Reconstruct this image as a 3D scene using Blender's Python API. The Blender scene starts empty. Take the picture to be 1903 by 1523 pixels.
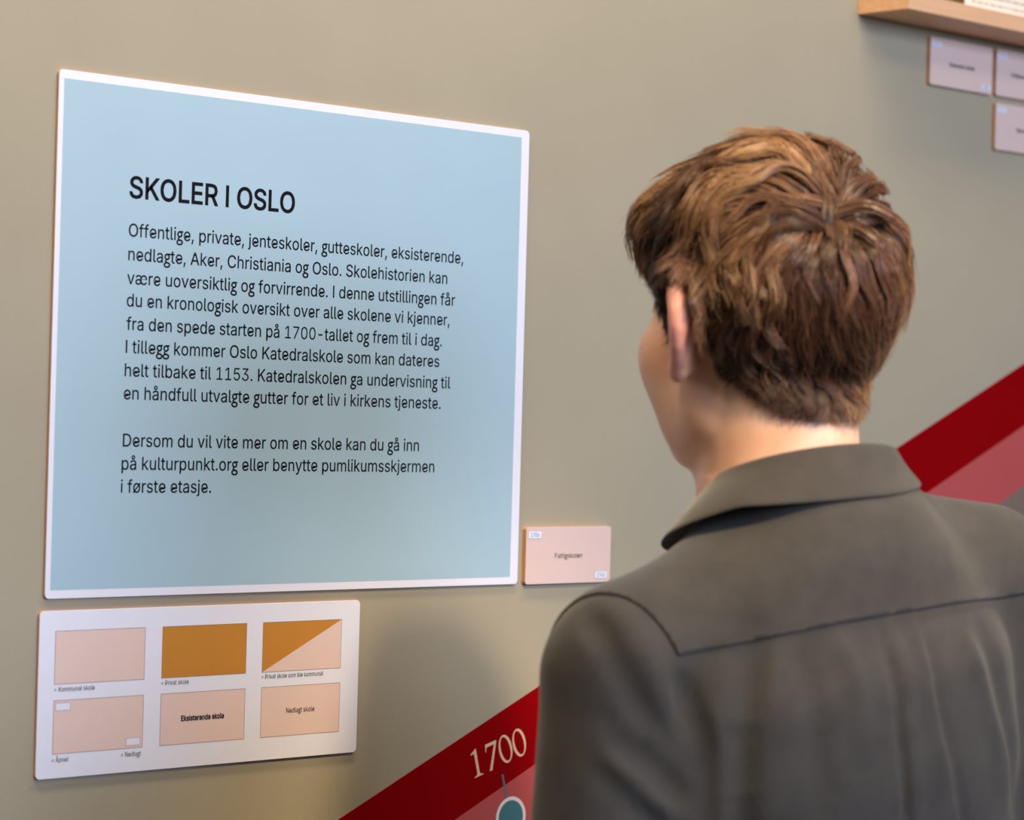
import bpy, bmesh, math, random
import numpy as np
from mathutils import Vector, Matrix
from mathutils.geometry import tessellate_polygon

SC = bpy.context.scene
COL = SC.collection
rng = np.random.default_rng(7)
random.seed(7)

# ------------------------------------------------------------------ camera
# the wall is the plane y = 0, the room lies towards -y, z is up, floor at z = 0
ZP = 1.40                                   # height of the blue panel's lower edge
F_PX = 5000.0
CAM = np.array([-1.25266, -1.82684, ZP + 0.15505])
YAW, PITCH, ROLL = 0.771807, 0.003858, 0.027307
fw = np.array([math.sin(YAW) * math.cos(PITCH), math.cos(YAW) * math.cos(PITCH), math.sin(PITCH)])
r0 = np.array([math.cos(YAW), -math.sin(YAW), 0.0])
u0 = np.cross(r0, fw)
rt = math.cos(ROLL) * r0 + math.sin(ROLL) * u0
up = -math.sin(ROLL) * r0 + math.cos(ROLL) * u0
cam_d = bpy.data.cameras.new('camera')
cam = bpy.data.objects.new('camera', cam_d)
COL.objects.link(cam)
m = Matrix.Identity(4)
for i in range(3):
    m[i][0], m[i][1], m[i][2], m[i][3] = rt[i], up[i], -fw[i], CAM[i]
cam.matrix_world = m
cam_d.sensor_fit = 'HORIZONTAL'
cam_d.sensor_width = 36.0
cam_d.lens = F_PX / 1903.0 * 36.0
cam_d.clip_start, cam_d.clip_end = 0.05, 100.0
cam_d.dof.use_dof = True
cam_d.dof.focus_distance = 2.36
cam_d.dof.aperture_fstop = 5.6
SC.camera = cam

# ------------------------------------------------------------------ world, lights, exposure
SC.view_settings.view_transform = 'Standard'
SC.view_settings.look = 'None'
SC.view_settings.gamma = 1.0
SC.view_settings.use_curve_mapping = False
SC.view_settings.exposure = 0.0

world = bpy.data.worlds.new('room_ambient')
SC.world = world
world.use_nodes = True
bg = world.node_tree.nodes['Background']
bg.inputs[0].default_value = (0.80, 0.88, 1.0, 1)
bg.inputs[1].default_value = 0.08


def area_light(name, loc, aim, size, size_y, power, color):
    d = bpy.data.lights.new(name, 'AREA')
    d.shape = 'RECTANGLE'
    d.size, d.size_y, d.energy, d.color = size, size_y, power, color
    o = bpy.data.objects.new(name, d)
    COL.objects.link(o)
    o.location = loc
    o.rotation_euler = (Vector(aim) - Vector(loc)).to_track_quat('-Z', 'Y').to_euler()
    return o


def spot_light(name, loc, aim, power, color, angle, blend, radius):
    d = bpy.data.lights.new(name, 'SPOT')
    d.energy, d.color, d.spot_size, d.spot_blend, d.shadow_soft_size = power, color, math.radians(angle), blend, radius
    o = bpy.data.objects.new(name, d)
    COL.objects.link(o)
    o.location = loc
    o.rotation_euler = (Vector(aim) - Vector(loc)).to_track_quat('-Z', 'Y').to_euler()
    return o


WARM = (1.0, 0.80, 0.52)
COOL = (0.60, 0.74, 1.0)
area_light('ceiling_lamp', (-0.60, -0.50, 3.10), (-0.50, 0.0, 1.70), 0.9, 0.22, 17, WARM)
area_light('ceiling_lamp', (0.50, -0.50, 3.10), (0.50, 0.0, 1.70), 0.9, 0.22, 15, WARM)
area_light('ceiling_lamp', (0.20, -1.75, 3.10), (0.20, -0.2, 1.55), 1.6, 0.3, 10, WARM)
spot_light('track_spot', (-0.08, -1.92, 3.05), (0.34, -0.52, 1.56), 300, WARM, 17, 1.0, 0.12)
area_light('window_daylight', (0.6, -4.2, 2.62), (0.5, 0.0, 1.5), 2.8, 1.25, 158, COOL)


# ------------------------------------------------------------------ helpers
def lin(r, g, b):
    f = lambda c: c / 12.92 if c <= 0.04045 else ((c + 0.055) / 1.055) ** 2.4
    return (f(r / 255), f(g / 255), f(b / 255), 1)


def new_mat(name):
    mt = bpy.data.materials.new(name)
    mt.use_nodes = True
    nt = mt.node_tree
    return mt, nt, nt.nodes['Principled BSDF']


def node(nt, kind, **kw):
    n = nt.nodes.new(kind)
    for k, v in kw.items():
        n.inputs[k].default_value = v
    return n


def mat(name, col, rough=0.6, var=0.0, vscale=20.0, bump=0.0, bscale=300.0, spec=0.4, stretch=(1, 1, 1), sheen=0.0):
    mt, nt, bs = new_mat(name)
    bs.inputs['Roughness'].default_value = rough
    bs.inputs['Specular IOR Level'].default_value = spec
    tc = nt.nodes.new('ShaderNodeTexCoord')
    mp = nt.nodes.new('ShaderNodeMapping')
    mp.inputs['Scale'].default_value = stretch
    nt.links.new(tc.outputs['Object'], mp.inputs['Vector'])
    if var > 0:
        nz = node(nt, 'ShaderNodeTexNoise', Scale=vscale, Detail=4.0)
        nt.links.new(mp.outputs[0], nz.inputs['Vector'])
        rp = nt.nodes.new('ShaderNodeValToRGB')
        rp.color_ramp.elements[0].position, rp.color_ramp.elements[1].position = 0.3, 0.7
        rp.color_ramp.elements[0].color = tuple(c * (1 - var) for c in col[:3]) + (1,)
        rp.color_ramp.elements[1].color = tuple(min(1, c * (1 + var)) for c in col[:3]) + (1,)
        nt.links.new(nz.outputs['Fac'], rp.inputs[0])
        nt.links.new(rp.outputs[0], bs.inputs['Base Color'])
    else:
        bs.inputs['Base Color'].default_value = col
    if bump > 0:
        nb = node(nt, 'ShaderNodeTexNoise', Scale=bscale, Detail=3.0)
        nt.links.new(mp.outputs[0], nb.inputs['Vector'])
        bp = node(nt, 'ShaderNodeBump', Strength=bump, Distance=0.002)
        nt.links.new(nb.outputs['Fac'], bp.inputs['Height'])
        nt.links.new(bp.outputs[0], bs.inputs['Normal'])
    if sheen:
        bs.inputs['Sheen Weight'].default_value = sheen
        bs.inputs['Sheen Roughness'].default_value = 0.5
    return mt


def link(name, me, mt, parent=None, smooth=False):
    o = bpy.data.objects.new(name, me)
    COL.objects.link(o)
    if mt is not None:
        me.materials.append(mt)
    if parent is not None:
        o.parent = parent
    if smooth:
        me.polygons.foreach_set('use_smooth', np.ones(len(me.polygons), dtype=bool))
    return o


def obj(name, bm, mt, parent=None, smooth=False):
    me = bpy.data.meshes.new(name)
    bm.normal_update()
    bm.to_mesh(me)
    bm.free()
    return link(name, me, mt, parent, smooth)


def thing(name, label, cat, loc=(0, 0, 0), group=None):
    o = bpy.data.objects.new(name, None)
    COL.objects.link(o)
    o.empty_display_size = 0.05
    o.location = loc
    o['label'], o['category'] = label, cat
    if group:
        o['group'] = group
    return o


def rounded(w, h, r, n=6):
    pts = []
    for cx, cz, a0 in ((w - r, r, -90), (w - r, h - r, 0), (r, h - r, 90), (r, r, 180)):
        for k in range(n + 1):
            a = math.radians(a0 + 90 * k / n)
            pts.append((cx + r * math.cos(a), cz + r * math.sin(a)))
    return pts


def slab(pts, y0, y1, bevel=0.0):
    """outline in the x-z plane, extruded from the wall side y0 to the room side y1 (< y0)"""
    bm = bmesh.new()
    back = [bm.verts.new((p[0], y0, p[1])) for p in pts]
    front = [bm.verts.new((p[0], y1, p[1])) for p in pts]
    bm.faces.new(list(reversed(back)))
    ff = bm.faces.new(front)
    n = len(pts)
    for i in range(n):
        j = (i + 1) % n
        bm.faces.new((front[i], back[i], back[j], front[j]))
    bmesh.ops.recalc_face_normals(bm, faces=bm.faces)
    if bevel > 0:
        bmesh.ops.bevel(bm, geom=list(ff.edges), offset=bevel, segments=2, affect='EDGES')
    return bm


def rect(x0, z0, x1, z1):
    return [(x0, z0), (x1, z0), (x1, z1), (x0, z1)]


def box_bm(x0, x1, y0, y1, z0, z1, bevel=0.0):
    bm = bmesh.new()
    bmesh.ops.create_cube(bm, size=1.0)
    for v in bm.verts:
        v.co = Vector(((x0 + x1) / 2 + v.co.x * (x1 - x0), (y0 + y1) / 2 + v.co.y * (y1 - y0), (z0 + z1) / 2 + v.co.z * (z1 - z0)))
    if bevel:
        bmesh.ops.bevel(bm, geom=list(bm.edges), offset=bevel, segments=2, affect='EDGES')
    return bm


# ------------------------------------------------------------------ lettering
GLYPHS = {}
for row in """ |188|
,|188|38,-119 68,71 137,71 84,-119
-|453|337,244 337,188 114,188 114,244
.|188|95,-4 63,9 50,41 63,73 95,87 128,73 141,41 128,9
0|453|227,-7 191,-3 158,7 130,24 105,48 85,77 69,113 48,254 69,395 85,431 106,461 130,484 159,502 191,512 227,516 262,512 295,502 323,484 348,461 368,431 384,395 405,254 384,113 368,77 348,48 323,24 295,7 263,-3/227,50 250,52 271,60 290,74 330,144 344,254 330,365 290,435 271,449 250,457 227,460 203,457 182,449 163,435 123,365 109,254 123,144 163,74 182,60 203,52
1|453|76,0 76,55 391,55 391,0/276,509 276,0 212,0 212,448 209,448 86,358 86,427 198,509
2|453|64,0 64,47 234,229 282,282 311,327 320,371 308,419 273,449 224,460 172,447 139,413 127,362 66,362 68,391 75,418 86,442 143,496 225,516 306,497 361,445 381,372 371,318 336,259 267,180 153,60 153,57 389,57 389,0
3|453|218,-7 133,10 70,57 57,79 48,104 44,132 109,132 126,87 165,59 219,50 275,61 315,93 329,145 316,196 275,234 201,248 157,248 157,299 288,448 288,452 70,452 70,509 372,509 372,461 211,278 211,289 247,290 279,286 308,276 333,262 354,244 371,222 383,198 391,173 393,145 390,116 383,90 370,66 309,12
4|453|40,105 40,158 247,509 311,509 109,166 109,163 413,163 413,105/282,0 282,121 282,146 282,318 343,318 343,0
5|453|221,-7 140,11 83,60 60,130 122,130 138,89 173,60 221,50 276,64 314,104 328,162 314,221 275,262 218,277 167,268 128,246 67,253 96,509 366,509 366,452 151,452 134,301 136,301 178,325 229,334 294,321 345,285 379,231 391,163 388,132 381,102 369,76 352,52 332,32 309,15 282,3 253,-4
6|453|226,-7 196,-4 168,3 142,15 119,31 100,51 84,74 64,162 80,239 137,340 252,509 322,509 151,261 145,261 165,288 196,307 235,314 316,295 337,280 355,262 370,240 389,157 387,127 379,98 368,73 310,14 284,3 257,-4/226,48 279,63 314,101 327,157 314,213 279,251 226,265 174,252 138,214 125,158 138,102 174,63
7|453|97,0 323,448 323,452 62,452 62,509 391,509 391,449 165,0
8|453|226,-7 136,11 74,62 62,84 54,109 52,135 65,195 101,241 153,265 153,267 129,276 109,289 93,308 80,330 73,354 70,380 73,405 79,429 90,450 146,498 226,516 306,498 361,450 373,429 379,405 382,380 379,354 372,330 359,308 343,289 323,276 300,267 300,265 351,241 387,195 401,135 398,109 391,84 378,62 317,11/226,49 285,60 323,91 337,139 322,189 283,223 226,235 169,223 130,189 115,139 129,91 167,60/226,290 274,300 307,330 319,376 308,420 275,449 226,460 177,449 145,420 133,376 145,330 178,300
9|453|226,516 256,513 285,506 310,494 333,478 352,458 368,434 389,347 373,270 315,168 200,0 130,0 301,248 307,248 287,221 257,202 218,195 137,214 116,229 98,247 83,269 64,352 66,382 73,411 85,436 143,494 168,506 196,513/226,460 174,446 138,407 125,352 138,295 174,257 226,243 279,257 314,295 327,350 314,407 279,446
=|453|72,245 72,301 381,301 381,245/72,97 72,153 381,153 381,97
A|480|16,0 201,509 276,509 463,0 395,0 287,302 264,372 232,478 245,478 213,371 191,302 85,0/110,142 110,199 370,199 370,142
B|456|60,0 60,509 241,509 329,491 350,477 367,461 381,442 398,374 387,320 356,286 315,267 315,262 363,245 402,203 418,136 400,67 386,48 368,31 344,18 247,0/125,57 245,57 281,60 309,67 330,80 344,96 353,115 355,137 342,184 306,218 248,231 125,231/125,285 238,285 288,296 323,326 336,372 333,393 326,412 313,429 294,442 270,449 240,452 125,452
C|510|267,-7 242,-6 217,-2 194,5 171,13 150,25 131,39 113,55 97,73 82,93 70,115 59,140 51,166 45,193 41,223 40,254 41,285 45,315 51,343 59,369 70,393 82,415 97,436 113,454 131,470 150,484 171,495 194,504 217,510 242,514 267,516 340,504 402,471 448,418 473,348 408,348 389,395 357,428 315,449 267,456 237,453 209,445 184,432 161,414 141,391 125,364 103,254 125,145 141,117 161,94 184,76 210,63 237,56 267,53 315,60 357,81 389,114 408,160 473,160 448,91 402,38 341,5
D|502|219,0 96,0 96,57 215,57 254,60 288,68 318,81 343,99 363,122 379,149 399,255 379,361 364,388 344,410 320,428 291,441 258,449 221,452 93,452 93,509 225,509 254,507 281,504 307,498 331,489 353,478 373,465 391,450 407,432 421,413 433,391 444,367 451,342 457,315 460,286 462,255 460,224 457,195 451,168 443,142 433,119 421,97 406,77 390,60 371,44 351,31 328,20 303,11 277,5 249,1/125,509 125,0 60,0 60,509
E|419|60,0 60,509 372,509 372,452 125,452 125,286 355,286 355,229 125,229 125,57 375,57 375,0
F|410|60,0 60,509 369,509 369,452 125,452 125,278 346,278 346,221 125,221 125,0
G|520|269,-7 242,-6 217,-2 193,5 171,14 149,25 130,39 112,55 96,73 82,93 69,116 59,140 51,166 45,194 41,223 40,254 41,285 45,315 51,343 59,369 69,393 82,415 96,436 112,454 129,470 149,484 170,495 192,504 215,510 239,514 265,516 340,504 403,469 449,416 474,349 408,349 387,393 356,427 315,448 265,456 236,453 209,445 183,432 160,414 141,392 125,364 103,254 125,145 141,117 161,95 184,76 210,63 238,56 269,53 345,71 396,123 415,202 434,199 283,199 283,256 478,256 478,200 475,160 466,124 451,91 431,62 406,38 377,19 344,5 308,-4
I|185|60,0 60,509 125,509 125,0
K|467|104,145 104,216 139,261 174,303 212,344 364,509 448,509 231,276 228,276/60,0 60,509 125,509 125,334 124,225 125,193 125,0/372,0 188,259 228,309 449,0
L|393|60,0 60,509 125,509 125,57 361,57 361,0
N|523|60,0 60,509 136,509 343,183 363,151 388,107 414,55 405,54 401,108 399,157 399,195 399,509 463,509 463,0 387,0 202,290 177,331 148,381 108,452 119,454 122,384 124,328 125,291 125,0
O|533|267,-7 241,-6 217,-2 194,5 171,13 150,25 131,39 113,55 97,73 82,93 70,115 59,140 51,166 45,193 41,223 40,254 41,285 45,315 51,343 59,369 70,393 82,415 97,436 113,454 131,470 150,484 171,495 194,504 217,510 241,514 267,516 293,514 317,510 340,504 363,495 384,484 403,470 421,454 437,436 451,415 464,393 474,369 482,343 488,315 492,285 493,254 492,223 488,193 482,166 474,140 464,115 451,93 437,73 421,55 403,39 384,25 363,13 340,5 317,-2 293,-6/267,53 296,55 324,63 349,76 372,94 392,116 408,144 430,254 408,365 392,392 372,415 349,433 324,446 296,453 267,456 237,453 210,445 184,433 161,415 142,392 125,364 103,254 125,144 142,117 161,94 184,76 210,63 237,55
P|445|60,0 60,509 235,509 272,506 305,499 332,487 356,471 375,452 390,430 409,348 390,265 375,243 356,223 332,207 305,195 272,188 235,186 109,186 109,242 233,242 297,256 333,294 344,348 333,402 297,439 232,452 125,452 125,0
R|449|60,0 60,509 236,509 333,489 356,473 376,455 390,433 409,352 390,271 376,250 356,232 333,217 236,198 125,198 125,0/125,255 234,255 298,267 334,300 345,352 334,405 298,440 233,452 125,452/353,0 230,229 303,229 428,0
S|447|224,-9 128,9 102,23 81,40 64,60 51,83 42,109 38,137 104,137 123,88 166,59 224,49 286,60 329,92 346,139 332,179 296,205 245,222 184,239 145,253 112,269 86,289 67,313 56,341 52,372 54,400 62,425 75,448 138,498 227,516 316,498 377,449 390,427 398,403 401,378 337,378 332,402 320,421 302,437 280,449 254,456 225,459 167,448 129,418 115,376 117,359 122,345 131,334 169,308 212,293 264,279 312,264 359,238 395,198 408,139 406,112 399,87 386,64 370,43 349,25 323,11
a|389|160,-9 94,5 48,45 30,108 43,161 78,193 125,211 178,220 234,227 265,235 271,240 274,246 276,255 276,257 267,297 240,322 196,331 149,322 118,301 100,274 41,291 79,346 133,375 194,384 239,379 286,360 322,320 337,251 337,0 277,0 277,52 272,52 252,25 215,1/170,45 228,59 263,93 276,138 276,190 259,182 231,176 200,171 175,168 134,159 103,139 92,105 102,72 130,52
b|424|229,-8 172,4 138,31 118,59 112,59 112,0 53,0 53,509 114,509 114,319 118,319 137,346 171,373 229,384 259,382 287,374 313,361 335,342 354,320 370,293 390,189 370,84 355,57 336,34 313,16 288,3 260,-6/220,47 242,49 262,55 279,66 316,117 328,189 316,261 280,311 262,322 243,328 220,330 198,328 178,322 161,312 125,263 113,189 125,115 162,65 179,55 198,49
d|424|195,-8 165,-6 137,3 111,16 89,34 70,57 55,84 34,189 55,293 70,320 89,342 112,361 137,374 165,382 196,384 253,373 287,346 306,319 311,319 311,509 372,509 372,0 313,0 313,59 307,59 287,31 252,4/205,47 226,49 246,55 263,65 299,115 312,189 300,263 263,312 246,322 227,328 205,330 182,328 162,322 145,311 108,261 96,189 109,117 145,66 162,55 182,49
e|404|212,-8 177,-5 145,3 117,16 92,35 72,58 56,85 34,187 55,290 71,317 91,340 115,359 142,373 172,382 205,384 266,374 319,341 357,282 371,194 371,169 75,169 75,221 338,221 310,202 298,269 263,314 205,330 146,313 109,270 96,211 96,178 110,106 151,61 212,46 254,53 285,73 306,105 365,91 335,39 283,4
f|254|228,379 228,327 6,327 6,379/81,0 81,432 96,486 135,519 187,530 222,527 243,521 227,468 215,472 195,474 178,472 164,468 154,460 142,419 142,0
g|334|330,320 258,320 280,292 291,267 294,237 290,205 277,175 262,152 229,129 191,117 156,109 129,100 119,81 124,69 136,59 158,50 188,41 226,32 265,19 294,2 314,-20 325,-45 328,-73 321,-114 300,-148 265,-173 219,-189 162,-194 109,-188 64,-173 30,-148 8,-116 0,-79 3,-49 13,-23 31,-3 56,13 88,25 69,41 57,57 53,73 60,96 79,114 109,127 109,129 85,142 66,158 50,177 40,198 34,221 31,248 38,292 58,328 90,355 132,372 185,378 330,378/228,268 218,285 204,301 185,310 164,313 142,310 123,300 107,285 98,266 94,245 97,222 106,203 121,189 141,179 164,176 186,179 205,189 219,204 229,223 232,247/253,-55 233,-37 205,-26 174,-20 146,-19 119,-21 97,-29 81,-41 70,-57 66,-76 70,-96 82,-113 102,-125 129,-131 164,-134 197,-131 224,-125 244,-114 257,-98 261,-79
h|410|114,227 114,0 53,0 53,509 114,509 114,287 102,287 116,319 132,344 152,362 175,374 200,382 227,384 295,369 313,356 328,340 341,321 357,240 357,0 296,0 296,235 293,263 286,286 273,304 256,318 235,326 210,329 161,317 126,283
i|167|53,0 53,379 114,379 114,0/84,443 54,455 41,483 54,512 84,524 114,512 126,483 114,455
j|167|53,379 114,379 114,-30 102,-90 65,-129 4,-143 -10,-143 -10,-87 2,-87 18,-85 31,-80 40,-72 53,-29/83,443 53,455 41,483 53,512 83,524 114,512 126,483 114,455
k|381|110,137 110,212 121,212 284,379 360,379 184,199 177,199/53,0 53,509 114,509 114,0/294,0 148,186 191,229 372,0
l|189|139,-2 112,0 91,8 74,20 62,37 55,59 53,84 53,509 114,509 114,99 120,62 126,57 135,53 146,52 160,53 170,54 181,3 162,-1
m|610|53,0 53,379 112,379 112,295 108,295 132,346 172,376 219,386 245,383 268,375 287,361 303,342 314,320 321,295 312,295 337,343 381,375 437,386 497,372 541,328 557,255 557,0 496,0 496,254 493,279 485,298 473,313 456,323 438,329 419,330 374,320 345,290 335,247 335,0 274,0 274,260 272,280 265,297 253,311 238,322 220,328 199,330 158,320 126,289 114,238 114,0
n|410|114,227 114,0 53,0 53,379 112,379 112,287 102,287 116,319 132,344 152,362 175,374 200,382 227,384 295,369 341,321 357,240 357,0 296,0 296,235 293,263 286,286 273,304 256,318 235,326 210,329 161,317 126,283
o|415|207,-8 174,-5 144,3 117,16 93,35 72,58 56,85 34,187 56,291 72,318 93,341 117,360 144,374 174,382 207,384 241,382 271,374 299,360 323,341 343,318 359,291 381,187 359,85 343,58 323,35 299,16 271,3 241,-5/207,46 231,49 252,55 270,66 307,117 319,187 307,258 270,310 252,321 231,328 207,330 184,328 163,321 145,310 108,258 96,187 108,117 145,66 163,55 184,49
p|424|53,-143 53,379 112,379 112,319 118,319 137,346 171,373 229,384 259,382 287,374 313,361 335,342 354,320 370,293 390,189 370,84 355,57 336,34 313,16 288,3 260,-6 229,-8 173,4 138,31 118,59 114,59 114,-143/220,47 242,49 262,55 279,66 316,117 328,189 316,261 280,311 262,322 243,328 220,330 198,328 178,322 161,312 125,263 113,189 125,115 162,65 179,55 198,49
r|259|53,0 53,379 112,379 112,321 115,321 124,339 137,354 152,367 213,385 229,384 243,384 243,322 230,324 207,326 159,315 126,284 114,237 114,0
s|365|182,-8 112,3 62,38 36,94 94,107 101,87 111,72 124,60 181,45 206,47 227,53 244,62 258,74 265,88 268,103 266,115 262,126 254,136 212,155 149,170 118,180 92,192 72,208 58,227 50,249 47,274 49,295 55,314 65,332 115,370 187,384 254,372 299,339 324,290 268,277 243,316 228,325 210,331 187,333 131,317 119,305 111,292 109,277 110,264 115,253 124,243 172,223 229,209 261,200 287,187 306,171 320,153 328,131 331,107 329,85 323,65 312,47 260,6
t|227|204,379 204,327 6,327 6,379/65,471 126,471 126,98 136,61 144,55 156,51 170,50 185,51 202,54 213,2 192,-3 168,-4 138,-1 113,7 92,21 77,41 68,64 65,93
u|410|182,-5 115,11 97,23 82,39 69,59 53,139 53,379 114,379 114,144 116,117 124,94 137,75 154,61 175,53 200,50 249,62 283,97 296,153 296,379 357,379 357,0 298,0 298,92 307,92 294,60 277,35 257,17 234,5 209,-3
v|389|163,0 17,379 84,379 165,155 187,87 206,21 184,21 203,87 224,155 305,379 371,379 226,0
y|389|47,-139 61,-86 71,-87 104,-89 130,-74 151,-36 163,-1 17,379 84,379 165,155 187,87 206,21 184,21 202,87 224,155 305,379 371,379 204,-58 177,-107 139,-136 91,-145 65,-143
Å|480|16,0 201,509 276,509 463,0 395,0 287,302 264,372 232,478 245,478 213,371 191,302 85,0/110,142 110,199 370,199 370,142/240,527 195,539 163,570 151,612 163,656 195,686 240,697 284,686 317,656 329,612 317,570 284,539/240,571 270,583 282,612 270,643 240,655 210,643 198,612 210,583
å|389|160,-9 94,5 48,45 30,108 43,161 78,193 125,211 178,220 234,227 265,235 271,240 274,246 276,255 276,257 267,297 240,322 196,331 149,322 118,301 100,274 41,291 79,346 133,375 194,384 239,379 286,360 322,320 337,251 337,0 277,0 277,52 272,52 252,25 215,1/170,45 228,59 263,93 276,138 276,190 259,182 231,176 200,171 175,168 134,159 103,139 92,105 102,72 130,52/189,404 145,416 112,447 100,490 112,532 145,563 189,575 234,563 266,532 278,490 266,447 234,416/189,447 219,460 232,490 219,519 189,532 159,519 147,490 159,460
æ|638|161,-9 95,5 48,45 30,108 45,162 83,196 135,215 193,221 569,221 541,200 534,266 498,313 440,330 381,313 343,270 329,211 329,178 344,106 385,62 445,46 487,53 519,73 539,105 599,92 569,40 516,4 445,-8 371,6 317,45 288,102 298,291 330,341 378,373 440,384 501,374 554,341 591,282 605,194 605,169 194,169 143,162 106,141 98,131 93,119 92,105 94,87 102,72 114,61 170,46 228,59 263,93 275,138 275,257 266,297 240,322 196,331 149,322 118,301 100,274 41,291 79,346 133,375 194,384 245,377 293,351 324,296 312,70 306,70 286,40 252,15 210,-2
ø|415|207,-8 174,-5 144,3 117,16 93,35 72,58 56,85 34,187 56,291 72,318 93,341 117,360 144,374 174,382 207,384 241,382 271,374 299,360 323,341 343,318 359,291 381,187 359,85 343,58 323,35 299,16 271,3 241,-5/207,46 231,49 252,55 270,66 307,117 319,187 307,258 270,310 252,321 231,328 207,330 184,328 163,321 145,310 108,258 96,187 108,117 145,66 163,55 184,49/64,-15 27,15 352,395 388,364""".split('\n'):
    ch, adv, body = row.split('|')
    GLYPHS[ch] = (int(adv) / 1000, [[tuple(int(c) / 1000 for c in p.split(',')) for p in l.split(' ')] for l in body.split('/')] if body else [])
CAP = 0.509


def area2(l):
    return sum(l[i][0] * l[(i + 1) % len(l)][1] - l[(i + 1) % len(l)][0] * l[i][1] for i in range(len(l)))


def inside(p, l):
    c = False
    for i in range(len(l)):
        (x0, y0), (x1, y1) = l[i], l[i - 1]
        if (y0 > p[1]) != (y1 > p[1]) and p[0] < (x1 - x0) * (p[1] - y0) / (y1 - y0) + x0:
            c = not c
    return c


def swell(l, e):
    out = []
    n = len(l)
    for i in range(n):
        a, b, c = Vector(l[i - 1]), Vector(l[i]), Vector(l[(i + 1) % n])
        d1, d2 = (b - a), (c - b)
        if d1.length < 1e-6 or d2.length < 1e-6:
            out.append(l[i]); continue
        n1, n2 = Vector((-d1.y, d1.x)).normalized(), Vector((-d2.y, d2.x)).normalized()
        s = n1 + n2
        if s.length < 0.5:
            s = n1
        k = e / max(0.5, s.normalized().dot(n1))
        s = s.normalized() * k
        out.append((b.x + s.x, b.y + s.y))
    return out


def fill(loops):
    """triangles of a set of loops: clockwise loops are solid, the others are holes"""
    verts, tris = [], []
    outer = [l for l in loops if area2(l) < 0]
    holes = [l for l in loops if area2(l) >= 0]
    for o in outer:
        polys = [o] + [h for h in holes if inside(h[0], o)]
        base = len(verts)
        flat = [p for l in polys for p in l]
        for t in tessellate_polygon([[Vector((p[0], p[1], 0)) for p in l] for l in polys]):
            tris.append(tuple(base + i for i in t))
        verts += flat
    return verts, tris


GCACHE = {}


def glyph(ch, e):
    if ch.isdigit():
        e = 0.0
    if (ch, e) not in GCACHE:
        loops = GLYPHS[ch][1]
        if e:
            loops = [swell(l, e) for l in loops]
        GCACHE[(ch, e)] = fill(loops)
    return GCACHE[(ch, e)]


def lettering(name, lines, y, mt, parent=None, e=0.0):
    """lines: (text, x start, x end, baseline z, cap height)"""
    V, Fc = [], []
    for text, xa, xb, zb, cap in lines:
        first = GLYPHS[text[0]][1]
        lsb = min(p[0] for l in first for p in l)
        last = GLYPHS[text[-1]][1]
        rsb = GLYPHS[text[-1]][0] - max(p[0] for l in last for p in l)
        nat = sum(GLYPHS[c][0] for c in text) - lsb - rsb
        kx, kz = (xb - xa) / nat, cap / CAP
        pen = -lsb
        for c in text:
            gv, gt = glyph(c, e)
            b = len(V)
            V += [(xa + (pen + p[0]) * kx, y, zb + p[1] * kz) for p in gv]
            Fc += [(b + t[0], b + t[1], b + t[2]) for t in gt]
            pen += GLYPHS[c][0]
    me = bpy.data.meshes.new(name)
    me.from_pydata(V, [], Fc)
    bm = bmesh.new()
    bm.from_mesh(me)
    for f in bm.faces:
        f.normal_update()
        if f.normal.y > 0:
            f.normal_flip()
    bm.to_mesh(me)
    bm.free()
    return link(name, me, mt, parent)


# ------------------------------------------------------------------ materials
M_wall = mat('wall_paint', (0.415, 0.352, 0.252, 1), 0.75, var=0.035, vscale=6, bump=0.08, bscale=400, spec=0.25)
M_floor = mat('floor_boards', (0.10, 0.075, 0.055, 1), 0.5, var=0.2, vscale=8, stretch=(1, 8, 1))
M_red = mat('dark_red_paint', (0.27, 0.001, 0.003, 1), 0.9, var=0.03, vscale=9, spec=0.02)
M_pink = mat('light_red_paint', (0.50, 0.085, 0.08, 1), 0.7, var=0.03, vscale=9, spec=0.15)
M_taupe = mat('taupe_paint', lin(128, 108, 96), 0.7, var=0.03, vscale=9, spec=0.15)
M_cream = mat('cream_print', lin(238, 190, 160), 0.6)
M_tealgrey = mat('teal_grey_print', lin(88, 112, 112), 0.6)
M_teal = mat('teal_print', lin(70, 118, 124), 0.6, var=0.03, vscale=60)
M_ring = mat('pale_ring_print', lin(245, 225, 212), 0.6)
M_white = mat('white_print', (0.88, 0.85, 0.94, 1), 0.45, var=0.01, vscale=90)
M_blue = mat('pale_blue_print', (0.415, 0.57, 0.655, 1), 0.45, var=0.015, vscale=12)
M_ink = mat('black_ink', (0.008, 0.007, 0.008, 1), 0.6, spec=0.1)
M_greyink = mat('grey_ink', lin(92, 86, 96), 0.6, spec=0.1)
M_line = mat('brown_outline_ink', lin(150, 112, 108), 0.5)
M_peach = mat('peach_print', lin(238, 206, 195), 0.45, var=0.012, vscale=60)
M_ochre = mat('ochre_print', (0.61, 0.245, 0.036, 1), 0.45, var=0.015, vscale=60)
M_ply = mat('fibreboard_edge', lin(220, 162, 104), 0.6, var=0.25, vscale=40, stretch=(1, 60, 1))
M_oak = mat('oak_board', lin(236, 184, 142), 0.5, var=0.10, vscale=14, stretch=(0.6, 9, 14), bump=0.05, bscale=120)
M_paper = mat('warm_paper', lin(250, 236, 214), 0.7, var=0.02, vscale=40)
M_plate = mat('pale_pink_print', lin(232, 200, 190), 0.45, var=0.012, vscale=60)
M_tag = mat('white_tag_print', lin(240, 238, 250), 0.45)

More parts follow.
